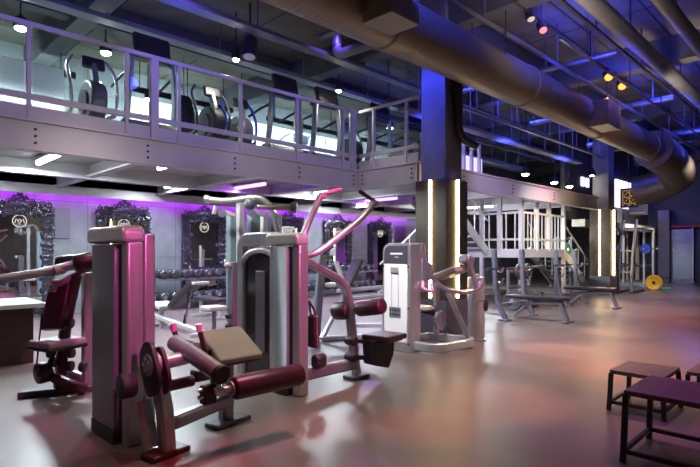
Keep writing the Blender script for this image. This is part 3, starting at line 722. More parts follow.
B().ball(Q(228, 265, 7.2), .05).build('top_knob', M['pale'], t)
p = Q(252, 340, 7.7); B().box(p.x-.5, p.x+.5, p.y-.25, p.y+.25, 0, .07).build('base', M['steel_grey'], t, bev=.01)
p = Q(214, 308, 7.8); B().obox((p.x, p.y, p.z), (.32, .30, .07)).build('seat_pad', M['seatwhite'], t, bev=.02)
B().cyl((p.x, p.y, 0), (p.x, p.y, p.z), .035, n=10).build('seat_post', M['steel_grey'], t)

# --- adjustable bench near the dumbbells
t = thing('incline_bench', (4.25, 8.4, 0), 'incline bench with raised dark backrest in front of the dumbbells', 'bench')
B().bar([(4.30, 8.80, .42), (4.46, 8.28, .86)], .28, .11).build('backrest', M['vinyl'], t)
B().obox((4.20, 9.02, .42), (.32, .36, .09), rx=.15).build('seat_pad', M['seatwhite'], t, bev=.025)
B().bar([(4.10, 9.3, .24), (4.22, 8.4, .12), (4.30, 7.75, .05)], .09, .09, bend=.2).build('spine', M['pale'], t)
for y, x, w in ((9.3, 4.1, .55), (7.75, 4.3, .5)): B().obox((x, y, .03), (w, .08, .06)).build('foot_bar', M['pale'], t, bev=.01)
B().bar([(4.18, 9.05, .38), (4.18, 9.05, .0)], .06, .07, up=(1,0,0)).build('support_post', M['pale'], t)
B().bar([(4.40, 8.4, .70), (4.24, 8.3, .10)], .06, .05, up=(1,0,0)).build('support_post', M['chrome'], t)
B().obox((4.49, 8.19, .85), (.30, .08, .05)).build('head_trim', M['seatwhite'], t, bev=.01)
t2 = thing('flat_bench', (5.55, 9.7, 0), 'small black bench right of the incline bench', 'bench')
B().obox((5.55, 9.7, .40), (.30, 1.0, .08)).build('pad', M['vinyl'], t2, bev=.025)
B().bar([(5.55, 9.3, .36), (5.55, 9.3, .05)], .07, .07, up=(1,0,0)).build('leg', M['pale'], t2)
B().bar([(5.55, 10.1, .36), (5.55, 10.1, .05)], .07, .07, up=(1,0,0)).build('leg', M['pale'], t2)
for y in (9.3, 10.1): B().obox((5.55, y, .03), (.45, .08, .06)).build('foot_bar', M['pale'], t2, bev=.01)

# --- pale framed seated row station deeper in
b0 = pt(345, 338, 8.4); t = thing('seated_row_station', (b0.x, b0.y, 0), 'pale framed rowing station with slanted dark back pad behind burgundy rollers', 'exercise machine')
def fl(px, d): 
    p = pt(px, 250, d); return Vector((p.x, p.y, .04))
B().bar([fl(322, 8.0), pt(348, 286, 8.6), pt(340, 276, 8.9)], .07, .07, bend=.12).build('a_frame', M['pale'], t)
B().bar([fl(355, 8.2), pt(346, 288, 8.6), pt(336, 262, 8.9)], .07, .07, bend=.12).build('a_frame', M['pale'], t)
B().bar([pt(346, 286, 9.0), pt(358, 260, 9.2)], .26, .07).build('back_pad', M['vinyl'], t)
B().bar([pt(338, 291, 8.8), pt(384, 287, 8.2)], .08, .07).build('upper_rail', M['pale'], t)
B().bar([pt(340, 300, 8.6), pt(384, 295, 8.0)], .08, .06).build('lower_rail', M['pale'], t)
B().bar([fl(322, 8.0), fl(356, 8.2), fl(392, 8.2)], .08, .08).build('base_rail', M['pale'], t)
B().bar([fl(384, 8.1), pt(384, 290, 8.1)], .07, .07, up=(1,0,0)).build('front_post', M['pale'], t)
B().obox(pt(372, 325, 8.2), (.6, .12, .06), rz=-.7).build('foot_rest', M['seatwhite'], t, bev=.01)
B().obox(pt(333, 285, 8.5), (.22, .22, .08), rz=.4).build('seat_pad', M['seatwhite'], t, bev=.02)
B().bar([fl(316, 8.3), pt(322, 255, 8.6)], .10, .14, up=(1,0,0)).build('rear_upright', M['shroud'], t)

# --- biceps curl machine with white weight shield
t = thing('biceps_curl_machine', (6.0, 4.5, 0), 'biceps curl machine with white weight shield beside the near column', 'exercise machine')
X, ya, yb, zt = 5.60, 4.42, 4.93, 1.53
prof = [(ya, 0), (ya, zt-.02), (ya+.02, zt)]+[(yb-.14+.14*math.cos(a), zt-.14+.14*math.sin(a)) for a in [PI/2-PI/2*k/8 for k in range(9)]]+[(yb, 0)]
B().prism(prof, 'x', X, X+.24).build('housing', M['steel'], t, bev=.012)
B().box(X-.012, X+.02, ya+.05, yb-.035, .13, 1.23).build('weight_shield', M['weightwhite'], t, bev=.01)
hp = B().prism([(ya+.05, 1.24), (ya+.05, 1.49)]+[(yb-.15+.11*math.cos(a), 1.38+.11*math.sin(a)) for a in [PI/2-PI/2*k/6 for k in range(7)]]+[(yb-.04, 1.24)], 'x', X-.012, X+.02).build('badge_plate', M['header'], t, bev=.004)
B().box(X-.016, X-.011, ya+.13, yb-.16, 1.365, 1.39).build('badge_lettering', M['white'], hp)
B().box(X-.016, X-.011, ya+.20, yb-.24, 1.325, 1.333).build('badge_lettering', M['white'], hp)
for yy in (ya+.20, ya+.32): B().box(X-.018, X-.008, yy, yy+.008, .45, 1.2).build('guide_rod', M['pale'], t)
B().box(X-.03, X-.01, ya+.19, ya+.34, 1.10, 1.19).build('top_weight', M['pale'], t, bev=.01)
pl = B().box(X-.016, X-.008, ya+.16, ya+.37, .47, .62).build('instruction_placard', M['steel_grey'], t)
for r in range(2):
    for k in range(5): B().box(X-.019, X-.015, ya+.18+.036*k, ya+.208+.036*k, .50+.06*r, .535+.06*r).build('placard_print', M['header'], pl)
for yy, zz in ((ya+.03, 1.2), (ya+.03, .62), (ya+.03, .12), (yb-.03, 1.2), (yb-.03, .62), (yb-.03, .12)): B().cyl((X-.012, yy, zz), (X, yy, zz), .014, n=8).build('bolt', M['blackmetal'], t)
B().bar([(5.72, 4.45, .09), (5.72, 4.08, .09), (6.50, 3.98, .09), (6.62, 4.10, .09)], .07, .12, bend=.25).build('base_rail', M['pale'], t)
B().bar([(5.80, 4.85, .09), (6.50, 4.78, .09), (6.62, 4.15, .09)], .07, .12, bend=.1).build('base_rail', M['pale'], t)
B().bar([(6.62, 4.12, .10), (6.50, 4.42, .80)], .07, .08, up=(1,0,0)).build('leaning_post', M['steel'], t)
B().bar([(6.50, 4.62, .10), (6.50, 4.62, .92)], .07, .08, up=(1,0,0)).build('seat_post', M['steel'], t)
B().lathe((6.20, 4.72, .52), (6.20, 4.72, .60), [(.16, 0), (.22, .4), (.20, .8), (.10, 1)], 24).build('round_seat', M['seatwhite'], t)
B().bar([(6.20, 4.72, .53), (6.48, 4.64, .45)], .05, .07).build('seat_arm', M['blackmetal'], t)
B().prism([(6.34+.13*math.cos(a)*(1+.2*(k % 2)), .38+.13*math.sin(a)*(1+.2*(k % 2))) for k, a in [(k, 2*PI*k/14) for k in range(14)]], 'y', 4.42, 4.47).build('range_plate', M['steel_grey'], t, bev=.004)
B().obox((6.45, 4.36, 1.08), (.42, .44, .10), rx=-.35, rz=.1).build('arm_pad', M['taupe'], t, bev=.03, seg=3)
B().tube([(6.22, 4.55, 1.10), (6.28, 4.38, .86), (6.46, 4.14, .80), (6.66, 4.02, .84), (6.76, 3.99, .96)], .035, n=12, bend=.15).build('curved_arm', M['steel'], t)
B().bar([(6.62, 4.00, .88), (6.62, 4.12, 1.28)], .05, .07, up=(1,0,0)).build('handle_post', M['steel'], t)
B().obox((6.60, 4.16, 1.28), (.20, .18, .14), ry=.3).build('hand_grip', M['steel'], t, bev=.03)
B().cyl((6.0, 4.42, 1.12), (6.0, 4.54, 1.12), .14, n=24).build('hub_disc', M['steel_grey'], t)
B().bar([(5.84, 4.55, .95), (5.98, 4.55, 1.14)], .06, .07).build('hub_arm', M['steel'], t)
b = B(); b.obox((5.90, 4.46, 1.08), (.12, .12, .50)); b.build('pulley_cover', M['steel_grey'], t, bev=.02)
b = B(); b.obox((5.88, 4.45, 1.42), (.10, .10, .22)); b.build('pulley_cover', M['steel'], t, bev=.02)
B().tube([(5.86, 4.40, .98), (5.80, 4.36, .88), (5.95, 4.30, .84), (6.0, 4.36, .95)], .025, n=10, bend=.05).build('pull_handle', M['pink'], t)

# --- stainless bin
t = thing('wipe_dispenser', (7.16, 4.33, 0), 'tall stainless dispenser drum right of the biceps curl machine', 'dispenser')
b = B(); 
b.lathe((7.16, 4.33, .03), (7.16, 4.33, 1.0), [(.125, 0), (.132, .01), (.132, .99), (.12, 1)], 32); b.build('drum', M['drum'], t)
B().lathe((7.16, 4.33, 0), (7.16, 4.33, .03), [(.15, 0), (.15, 1)], 28).build('foot_ring', M['steel'], t)
B().lathe((7.16, 4.33, 1.0), (7.16, 4.33, 1.05), [(.06, 0), (.06, .6), (.03, 1)], 18).build('lid_knob', M['pale'], t)
B().tube([(7.0, 4.25, .62), (7.18, 4.19, .64), (7.30, 4.22, .60)], .012, n=8).build('hoop', M['chrome'], t)
B().ball((7.22, 4.19, .55), .06, sz=1.5, sy=.4).build('bag_clip', M['black'], t)

# --- chest press machine at the left
b0 = pt(62, 392, 5.2); t = thing('chest_press_machine', (b0.x, b0.y, 0), 'burgundy lit press machine with long arm at the left, behind the grey tower', 'exercise machine')
E = lambda px, py, d=5.15: pt(px, py, d)
p = E(87.5, 395, 5.3); B().box(p.x-.05, p.x+.05, p.y-.05, p.y+.05, 0, E(88, 272, 5.3).z).build('front_upright', M['steel'], t, bev=.015)
B().bar([E(59, 388), E(66, 320), E(76, 276)], .12, .09, up=(1,0,0), bend=.2).build('seat_column', M['maroon'], t)
B().bar([E(52, 330, 5.05), E(62, 284, 5.2)], .27, .09, up=(1,.5,.3)).build('backrest', M['maroon'], t, bev=.02, seg=3)
sp = E(58, 342, 5.1); B().obox((sp.x, sp.y, sp.z), (.40, .34, .07), rz=.3).build('seat_pad', M['seatwhite'], t, bev=.025, seg=3)
B().obox((sp.x, sp.y, sp.z-.045), (.41, .35, .03), rz=.3).build('seat_base', M['black'], t, bev=.01)
B().tube([E(-14, 282, 4.3), E(20, 276, 4.6), E(50, 271, 4.95), E(74, 264, 5.1)], .042, n=14, bend=.3).build('press_arm', M['steel_grey'], t)
B().cyl(E(52, 271.5, 4.93), E(63, 269, 5.05), .048, n=14).build('arm_band', M['taupe'], t)
B().pad(E(74, 265, 5.1), E(94, 261, 5.2), .10, 22).build('shoulder_roller', M['maroon'], t)
B().pad(E(58, 264, 5.4), E(76, 262, 5.4), .085, 20).build('head_pad', M['vinyl'], t)
B().bar([E(54, 292), E(53, 282), E(60, 284), E(82, 273)], .07, .07, bend=.06).build('yoke', M['pink'], t)
B().pad(E(36, 374, 5.0), E(50, 371, 5.1), .105, 22).build('foot_roller', M['maroon'], t)
hb = B().cyl(E(40.5, 374, 4.88), E(42, 374, 4.95), .03, n=12).build('roller_bolt', M['chrome'], t)
for px, py in ((51, 353), (71, 353), (53, 362), (70, 366), (70, 323), (83, 367)): B().pad(E(px-3, py, 5.05), E(px+3, py, 5.05), .05).build('knob', M['black'], t)
f0 = E(48, 384, 5.1); 
B().bar([E(48, 372, 5.1), E(64, 384, 5.0), E(86, 389, 5.1)], .08, .10, bend=.1).build('foot_beam', M['maroon'], t)
B().bar([E(60, 372, 5.3), E(72, 374, 5.3), E(86, 380, 5.3)], .08, .08, bend=.1).build('foot_beam', M['steel'], t)
q = E(68, 391, 5.15); B().obox((q.x, q.y, .03), (.85, .14, .06), rz=-.35).build('base_plate', M['plinth'], t, bev=.012)
B().cyl(E(42, 312, 5.0), E(36, 372, 5.0), .008, n=6).build('cable', M['black'], t)

# --- dark desk
t = thing('desk', (1.0, 7.9, 0), 'dark wooden desk with pale top at the left edge', 'desk')
B().box(-.4, 1.76, 7.45, 8.35, 0, .70).build('body', M['desk'], t, bev=.006)
B().box(-.45, 1.90, 7.38, 8.45, .70, .755).build('desk_top', M['desktop'], t, bev=.008)
tag(B().box(1.15, 1.45, 7.75, 7.95, .755, .765).build('booklet', M['header'], bev=.002), 'small dark booklet lying on the desk top', 'booklet')

# ================================================================ RIGHT SIDE
# stairs with a landing behind the benches
t = struct(B().box(12.95, 15.8, 6.45, 9.7, 1.22, 1.46).build('stair_landing', M['beam'], bev=.006))
for (x, y) in ((12.98, 6.48), (13.9, 6.48), (14.7, 6.48), (15.75, 6.48), (12.98, 7.1), (12.98, 7.66)):
    B().box(x-.05, x+.05, y-.05, y+.05, 0 if x in (12.98, 15.75) and y != 7.1 else 1.4, 2.98).build('hanger_post', M['wood'] if x > 13.2 else M['beam'], t)  # front posts take the lit cream, left ones plain silver
for k in range(12):
    x = 13.15+k*.22; B().box(x-.015, x+.015, 6.46, 6.49, 1.46, 2.45).build('baluster', M['pale'], t)
for k in range(4):
    y = 6.65+k*.26; B().box(12.96, 12.99, y-.015, y+.015, 1.46, 2.45).build('baluster', M['pale'], t)
for z in (1.72, 2.45):
    B().box(12.95, 15.8, 6.455, 6.495, z-.03, z+.03).build('handrail', M['wood'], t)
    B().box(12.955, 12.995, 6.45, 7.7, z-.03, z+.03).build('handrail', M['beam'], t)
def flight(p0, p1, n, label_name):
    p0, p1 = Vector(p0), Vector(p1); d = (p1-p0); side = Vector((-d.y, d.x, 0)).normalized()*.55
    r = struct(B().bar([p0+side, p1+side], .05, .26).build('stair_flight', M['pale']))
    B().bar([p0-side, p1-side], .05, .26).build('stringer', M['pale'], r)
    for k in range(n):
        q = p0.lerp(p1, (k+.5)/n); B().obox((q.x, q.y, q.z+.05), (.26, 1.06, .04), rz=math.atan2(d.y, d.x)).build('tread', M['steel_grey'], r)
    for s in (side, -side):
        B().tube([p0+s+Vector((0,0,.9)), p1+s+Vector((0,0,.9))], .025, bend=0).build('handrail', M['pale'], r)
        for k in range(4):
            q = p0.lerp(p1, (k+.3)/4)+s; B().cyl((q.x, q.y, q.z), (q.x, q.y, q.z+.9), .015, n=8).build('baluster', M['pale'], r)
    return r
flight((12.9, 8.0, 1.36), (10.9, 8.0, 2.80), 9, '')
flight((15.85, 7.1, 1.40), (18.0, 7.1, .12), 8, '')
flight((12.9, 9.15, 1.36), (10.9, 9.15, .12), 8, '')
# pale glazed screens in the stairwell behind the landing
for x, w in ((14.0, .9), (15.3, 1.3)):
    tag(B().box(x-w/2, x+w/2, 10.3, 10.36, 0, 2.6).build('pale_screen', M['weightwhite'], bev=.004), {14.0: 'pale screen behind the middle of the stair landing', 15.3: 'pale screen behind the right of the stair landing'}[x], 'screen')

def plate(t_or_none, x, y, z, r, axis, m, label=None, group=None, w=.05):
    d = Vector((1,0,0)) if axis == 'x' else Vector((0,1,0)); c = Vector((x, y, z))
    if t_or_none is None:
        t = thing('weight_plate', (x, y, z-r), label, 'weight plate', group)
    else: t = t_or_none
    o = B().lathe(c-d*w/2, c+d*w/2, [(r*.25, 0), (r*.28, .12), (r*.70, .12), (r*.76, 0), (r*.97, 0), (r, .15), (r, .85), (r*.97, 1), (r*.76, 1), (r*.70, .88), (r*.28, .88), (r*.25, 1)], 28).build('disc', m, t)
    B().cyl(c-d*(w/2+.004), c+d*(w/2+.004), r*.2, n=14).build('hub', M['chrome'], t)
    return t
def barbell(x0, x1, y, z, label):
    t = thing('barbell', ((x0+x1)/2, y, z-.025), label, 'barbell', 'barbells on the bench stations')
    B().cyl((x0+.4, y, z), (x1-.4, y, z), .016, n=12).build('shaft', M['chrome'], t)
    for a, b2 in ((x0, x0+.4), (x1-.4, x1)):
        B().cyl((a, y, z), (b2, y, z), .027, n=14).build('sleeve', M['chrome'], t)
    for a in (x0+.4, x1-.4): B().cyl((a-.02, y, z), (a+.02, y, z), .042, n=14).build('collar', M['chrome'], t)
    return t
def bench_station(x, y, label):
    t = thing('bench_press_station', (x, y-.5, 0), label, 'bench press', 'bench press stations')
    for s in (-1, 1):
        B().bar([(x+s*.6, y-.22, .03), (x+s*.6, y-.02, .38), (x+s*.6, y+.04, 1.44)], .10, .10, up=(1,0,0), bend=.25).build('upright', M['steel_grey'], t)
        B().obox((x+s*.6, y-.20, .02), (.16, .22, .04)).build('foot_plate', M['steel_grey'], t, bev=.006)
        for z in (1.0, .78): B().tube([(x+s*.6, y-.02, z), (x+s*.6, y-.14, z-.02), (x+s*.6, y-.17, z+.07)], .02, n=8, bend=.04).build('bar_hook', M['chrome'], t)
        B().cyl((x+s*.65, y+.04, .55), (x+s*.92, y+.04, .55), .025, n=10).build('plate_peg', M['chrome'], t)
    B().bar([(x-.6, y+.02, .28), (x+.6, y+.02, .28)], .08, .08).build('cross_beam', M['steel_grey'], t)
    p = B().obox((x, y-.58, .455), (.30, 1.24, .08)).build('bench_pad', M['vinyl'], t, bev=.03, seg=3)
    B().bar([(x, y, .30), (x, y-1.12, .37)], .07, .07).build('spine', M['steel_grey'], t)
    B().bar([(x, y-1.08, .38), (x, y-1.22, .03)], .08, .09, up=(1,0,0)).build('front_leg', M['steel_grey'], t)
    B().obox((x, y-1.22, .02), (.42, .10, .04)).build('foot_plate', M['steel_grey'], t, bev=.006)
    B().bar([(x, y-.42, .36), (x, y-.1, .05)], .06, .06, up=(1,0,0)).build('brace', M['pale'], t)
    return t
bench_station(10.12, 5.30, 'bench press station in front, right of the near column')
barbell(8.95, 11.25, 5.17, 1.05, 'empty steel barbell on the front bench press station')
bench_station(13.45, 5.45, 'bench press station farther back, left of the far column')
barbell(12.35, 14.55, 5.32, 1.05, 'empty steel barbell on the farther bench press station')
for x, y, lab in ((9.10, 6.60, 'pale curved rack arm behind the front bench station'),):
    t = thing('plate_tree', (x+.6, y, 0), 'plate tree with pale curved arms left of the front bench rack', 'rack')
    B().bar([(x, y-.3, .03), (x+.1, y, .5), (x+.1, y, 1.6)], .09, .09, up=(1,0,0), bend=.25).build('upright', M['pale'], t)
    B().bar([(x+.9, y-.3, .03), (x+.8, y, .5), (x+.8, y, 1.6)], .09, .09, up=(1,0,0), bend=.25).build('upright', M['pale'], t)
    B().bar([(x+.1, y, .45), (x+.8, y, .45)], .08, .08).build('cross_beam', M['pale'], t)
    for xx, zz in ((x+.28, 1.0), (x+.28, .55), (x+.62, .55)):
        B().cyl((xx, y, zz), (xx, y-.30, zz), .025, n=10).build('plate_peg', M['chrome'], t)
    B().bar([(x+.28, y, 1.0), (x+.1, y, 1.0)], .05, .05).build('arm', M['pale'], t)
# bumper plates standing on the floor between the stations
pp = plate(None, 11.90, 5.85, .225, .225, 'x', M['disc'], 'black bumper plate leaning by the front bench rack', 'black plates standing between the bench stations', .08)
for dx, lab in ((.14, 0), (.28, 0), (.42, 0), (-.45, 0), (-.60, 0)): dup(pp, (11.90+dx, 5.85, 0), label='black bumper plate standing on the floor between bench stations')
pp['label'] = 'black bumper plate standing on the floor between bench stations'
t = thing('plate_rack', (12.05, 6.12, 0), 'low plate rack holding black discs behind the front bench', 'rack')
for xx in (11.6, 12.7):
    B().bar([(xx, 6.12, .0), (xx, 6.12, .95)], .07, .07, up=(1,0,0)).build('upright', M['steel_grey'], t)
B().bar([(11.6, 6.12, .90), (12.7, 6.12, .90)], .07, .07).build('top_rail', M['steel_grey'], t)
B().bar([(11.6, 6.12, .5), (12.7, 6.12, .5)], .07, .07).build('top_rail', M['steel_grey'], t)
for xx in (11.85, 12.3): B().cyl((xx, 6.12, .90), (xx, 5.85, .90), .024, n=10).build('plate_peg', M['chrome'], t)
for xx, lab in ((11.85, 'black plate on the left peg of the plate rack'), (12.3, 'black plate on the right peg of the plate rack')):
    plate(None, xx, 5.95, .90, .20, 'y', M['disc'], lab, None, .07)
plate(None, 11.55, 5.80, .9, .045, 'y', M['red'], 'tiny red disc beside the black plates', None, .04)

# power racks at the far right
def power_rack(x, y, label):
    t = thing('power_rack', (x, y, 0), label, 'power rack', 'power racks at the far right')
    for sx in (-.6, .6):
        for sy in (0, 1.1):
            B().bar([(x+sx, y+sy, 0), (x+sx, y+sy, 2.3)], .08, .08, up=(1,0,0)).build('upright', M['pale'], t)
        B().bar([(x+sx, y-.1, .05), (x+sx, y+1.25, .05)], .08, .08).build('base_rail', M['steel_grey'], t)
        B().bar([(x+sx, y, 2.26), (x+sx, y+1.1, 2.26)], .08, .08).build('top_rail', M['steel_grey'], t)
        B().bar([(x+sx, y, .8), (x+sx, y+1.1, .8)], .05, .07).build('safety_bar', M['blackmetal'], t)
    for sy in (0, 1.1): B().bar([(x-.6, y+sy, 2.26), (x+.6, y+sy, 2.26)], .08, .08).build('cross_bar', M['pale'], t)
    return t
power_rack(22.6, 5.95, 'power rack with pale posts right of the far column')
power_rack(24.6, 7.5, 'power rack farther back, under the pale bulkhead')
t = barbell(21.5, 23.7, 5.83, 1.48, 'barbell with blue plate on the rack right of far column')
plate(None, 21.75, 5.83, 1.48, .18, 'x', M['bluep'], 'blue bumper plate hanging on the power rack', None, .08)
plate(None, 20.6, 5.25, .27, .27, 'x', M['yellow'], 'yellow bumper plate standing on the floor near the far column', None, .09)
tag(B().lathe((21.3, 5.1, .0), (21.3, 5.1, .07), [(.22, 0), (.23, .5), (.20, 1)], 24).build('green_disc', M['greenp']), 'flat green disc lying beside the yellow plate', 'disc')
plate(None, 16.3, 6.6, 1.45, .22, 'y', M['greenp'], 'green plate on a bar left of the far column', None, .07)
t = barbell(15.9, 17.4, 6.72, 1.45, 'short barbell with green plate left of the far column')
t = thing('squat_stand', (16.65, 6.85, 0), 'tall dark squat stand left of the far column', 'rack')
for xx in (16.05, 17.2):
    B().bar([(xx, 6.85, 0), (xx, 6.85, 1.85)], .09, .09, up=(1,0,0)).build('upright', M['steel_grey'], t)
    B().bar([(xx, 6.5, .04), (xx, 7.2, .04)], .09, .07).build('foot_bar', M['steel_grey'], t)
B().bar([(16.05, 6.85, 1.8), (17.2, 6.85, 1.8)], .07, .07).build('cross_bar', M['steel_grey'], t)
for xx in (16.05, 17.2): B().tube([(xx, 6.82, 1.40), (xx, 6.70, 1.40), (xx, 6.68, 1.47)], .02, n=8, bend=.03).build('bar_hook', M['chrome'], t)
# leaning storage frame right of the far column
t = thing('leaning_rack', (18.6, 5.5, 0), 'dark slanted rack frame beside the far column, right side', 'rack')
for y in (5.35, 5.75):
    B().bar([(18.4, y, .04), (18.5, y, 1.2), (18.95, y, 2.45)], .07, .09, up=(0,1,0), bend=.3).build('upright', M['steel_grey'], t)
    B().bar([(18.4, y, .04), (19.7, y, .04)], .09, .07).build('foot_bar', M['blackmetal'], t)
    B().bar([(18.45, y, .5), (19.6, y+.2, .95)], .06, .06).build('arm', M['blackmetal'], t)
for z in (.7, 1.4, 2.1): B().bar([(18.47+.3*max(0, z-1.2), 5.35, z), (18.47+.3*max(0, z-1.2), 5.75, z)], .05, .05).build('cross_bar', M['steel_grey'], t)
t = thing('cable_machine', (23.2, 7.6, 0), 'black cable machine in the gloom between the power racks', 'exercise machine')
B().box(22.9, 23.5, 7.5, 7.9, 0, 2.1).build('tower', M['black'], t, bev=.02)
B().ball((23.2, 7.4, 1.9), .22).build('pulley_guard', M['black'], t); B().ball((22.95, 7.35, 1.45), .2).build('pulley_guard', M['bluefab'], t)

# lit screens and signs at the far end
tag(B().box(22.6, 25.8, 7.14, 7.195, 3.2, 4.35).build('lit_screen', M['screen_e']), 'bright lavender screen right of the far column', 'screen')
for x, lab in ((19.0, 'left small lit window left of the far column'), (19.45, 'right small lit window left of the far column')):
    tag(B().box(x, x+.24, 7.15, 7.195, 3.75, 4.08).build('lit_window', M['screen_e']), lab, 'window')
def dots(x, y0, n, m, z0, pitch, label, pattern):
    t = thing('dot_sign', (x, y0, z0), label, 'sign'); p = B(); e = B()
    p.box(x+.01, x+.05, y0-.1, y0+n*pitch+.05, z0-.08, z0+m*pitch+.05); p.build('sign_panel', M['black'], t); B().cyl((x+.03, y0+n*pitch/2, z0+m*pitch), (x+.03, y0+n*pitch/2, ZC), .012, n=6).build('hanger_rod', M['blackmetal'], t)
    for i in range(n):
        for j in range(m):
            if pattern(i, j): e.box(x, x+.01, y0+i*pitch, y0+i*pitch+pitch*.6, z0+j*pitch, z0+j*pitch+pitch*.45)
    e.build('amber_dots', M['amber_e'], t)
dots(20.95, 5.95, 8, 10, 3.1, .06, 'amber dot matrix sign under the duct elbow', lambda i, j: (i*3+j*5+i*j) % 4 < 2)
dots(23.4, 6.3, 8, 5, 2.95, .07, 'faint amber sign below the duct elbow', lambda i, j: (i*5+j*3) % 5 == 0)
tag(B().box(11.25, 13.9, 8.2, 8.24, ZF+.02, ZF+1.0).build('glass_screen', M['lav_e']), 'lavender lit glass panel on the upper floor right of the near column', 'panel')
for k in range(6):
    tag(B().box(11.35+k*.42, 11.41+k*.42, 8.0, 8.1, ZF+.02, ZF+1.35).build('slim_post', M['pale']), 'slim pale post in front of the lavender lit panel', 'post', 'posts before the lavender panel')

# plyo boxes and floor mat
def plyo(x, y, w, l, h, label, m='plywood', tp=.022, rz=0):
    t = thing('plyo_box', (x, y, 0), label, 'plyo box')
    B().box(x-w/2+tp, x+w/2-tp, y-l/2+tp, y+l/2-tp, h-.035, h).build('top', M[m], t, bev=.004)
    k = .018
    for sx in (-1, 1):
        for sy in (-1, 1):
            B().bar([(x+sx*(w/2-k), y+sy*(l/2-k), 0), (x+sx*(w/2-tp-k*.6), y+sy*(l/2-tp-k*.6), h-.03)], .036, .036, up=(1,0,0), c=.1).build('leg', M['blackmetal'], t)
    u = .075; e = tp*u/h
    for sy in (-1, 1): B().bar([(x-w/2+e, y+sy*(l/2-k-e), u), (x+w/2-e, y+sy*(l/2-k-e), u)], .03, .03, c=.1).build('stretcher', M['blackmetal'], t)
    for sx in (-1, 1): B().bar([(x+sx*(w/2-k-e), y-l/2+e, u), (x+sx*(w/2-k-e), y+l/2-e, u)], .03, .03, c=.1).build('stretcher', M['blackmetal'], t)
    t.rotation_euler[2] = rz
    return t
plyo(5.15, 1.385, .58, .47, .36, 'lower dark plyo box, farther from the camera')
plyo(4.05, .84, .64, .64, .485, 'taller dark plyo box in the right foreground corner')
plyo(5.85, .93, .55, .50, .30, 'lowest plyo box half hidden behind the tallest')
tag(B().box(6.2, 7.4, .4, 1.28, 0, .012).build('floor_mat', M['rubber']), 'dark rubber mat on the floor at the right edge', 'mat')

# ================================================================ LIGHT
# cool light under the upper floor
CW = (.80,.92,1.0)
for x in (1.2, 3.3, 5.6, 8.2, 11): spot((x, 10.2, 2.7), (x+.3, 12.4, .7), (.66,.93,1), 32, 90, .8, .1)
# purple wash down the back wall
for x in (1.5, 5.5, 9.5, 13.5):
    area((x, YW-.14, 2.70), (x, YW-.10, 0), (.58,.03,1), 30, 3.9, .05)
for x in (.8, 3.4, 6.2): spot((x, 6.3, 5.4), (x+.5, 7.75, 4.3), (.22,.13,1), 80, 70, .9, .1)
# blue beams onto the roof, duct and near column
BL = (.05,.07,1)
for x in (5.0, 8.0, 11.0, 14.0, 17.0): spot((x, 3.1, 5.45), (x+.6, 4.25, 4.5), BL, 160, 110, .8, .15)
for x in (4.5, 9.0, 13.0, 17.5, 22.0): spot((x, 3.6, 4.2), (x+.8, 3.0, 5.7), BL, 330, 130, .9, .2)
for x in (8.8, 12.0, 15.5): spot((x, 6.3, 3.9), (x+.5, 7.2, 5.7), BL, 260, 130, .9, .2)
for x in (9.2, 13.6, 18.0): spot((x, 6.9, 5.5), (x+1.5, 5.9, 4.2), BL, 200, 90, .9, .2)
for x in (1.5, 3.4): spot((x, 6.9, 4.5), (x+.8, 7.6, 5.6), BL, 60, 120, .9, .2)
spot((6.3, 5.7, 5.05), (7.12, 5.1, 3.7), (.04,.06,1), 240, 70, .9, .1)
spot((24.6, 4.9, 4.9), (20.3, 4.6, 4.3), BL, 200, 30, .8)
spot((21, 6.2, 4.0), (24, 7.2, 3.0), BL, 200, 100, .8)
# lavender wash on girders and balustrade
for x in (1.0, 3.8, 6.6): spot((x-.5, 3.4, 3.2), (x, 7.7, 3.3), (.92,.84,1), 105, 62, .9, .2)
spot((5.6, 6.4, 3.9), (7.95, 6.95, 3.0), (.92,.84,1), 60, 45, .9, .2)
spot((9.2, 3.2, 3.4), (11, 6.1, 2.95), (.70,.55,1), 300, 50, .9, .2)
spot((12.5, 3.0, 4.0), (13.6, 6.1, 2.95), (1,.25,.50), 420, 30, .8, .2)
# pink from unseen spots placed in front of the machines
PK = (1,.14,.50)
for p, q, e, an in (((1.8, 0, 3.0), (1.56, 3.8, 1.0), 620, 18), ((3.7, 0, 3.0), (3.5, 3.9, 1.0), 800, 22), ((6.6, .4, 3.0), (6.1, 4.4, .9), 200, 20), ((7.8, .4, 3.0), (7.3, 4.4, .7), 90, 16), ((1.8, 2.0, 4.4), (1.55, 5.5, 1.05), 190, 17), ((4.3, 2.6, 4.4), (3.6, 5.0, 1.7), 650, 24)):
    spot(p, q, PK, e, an, .6, .08)
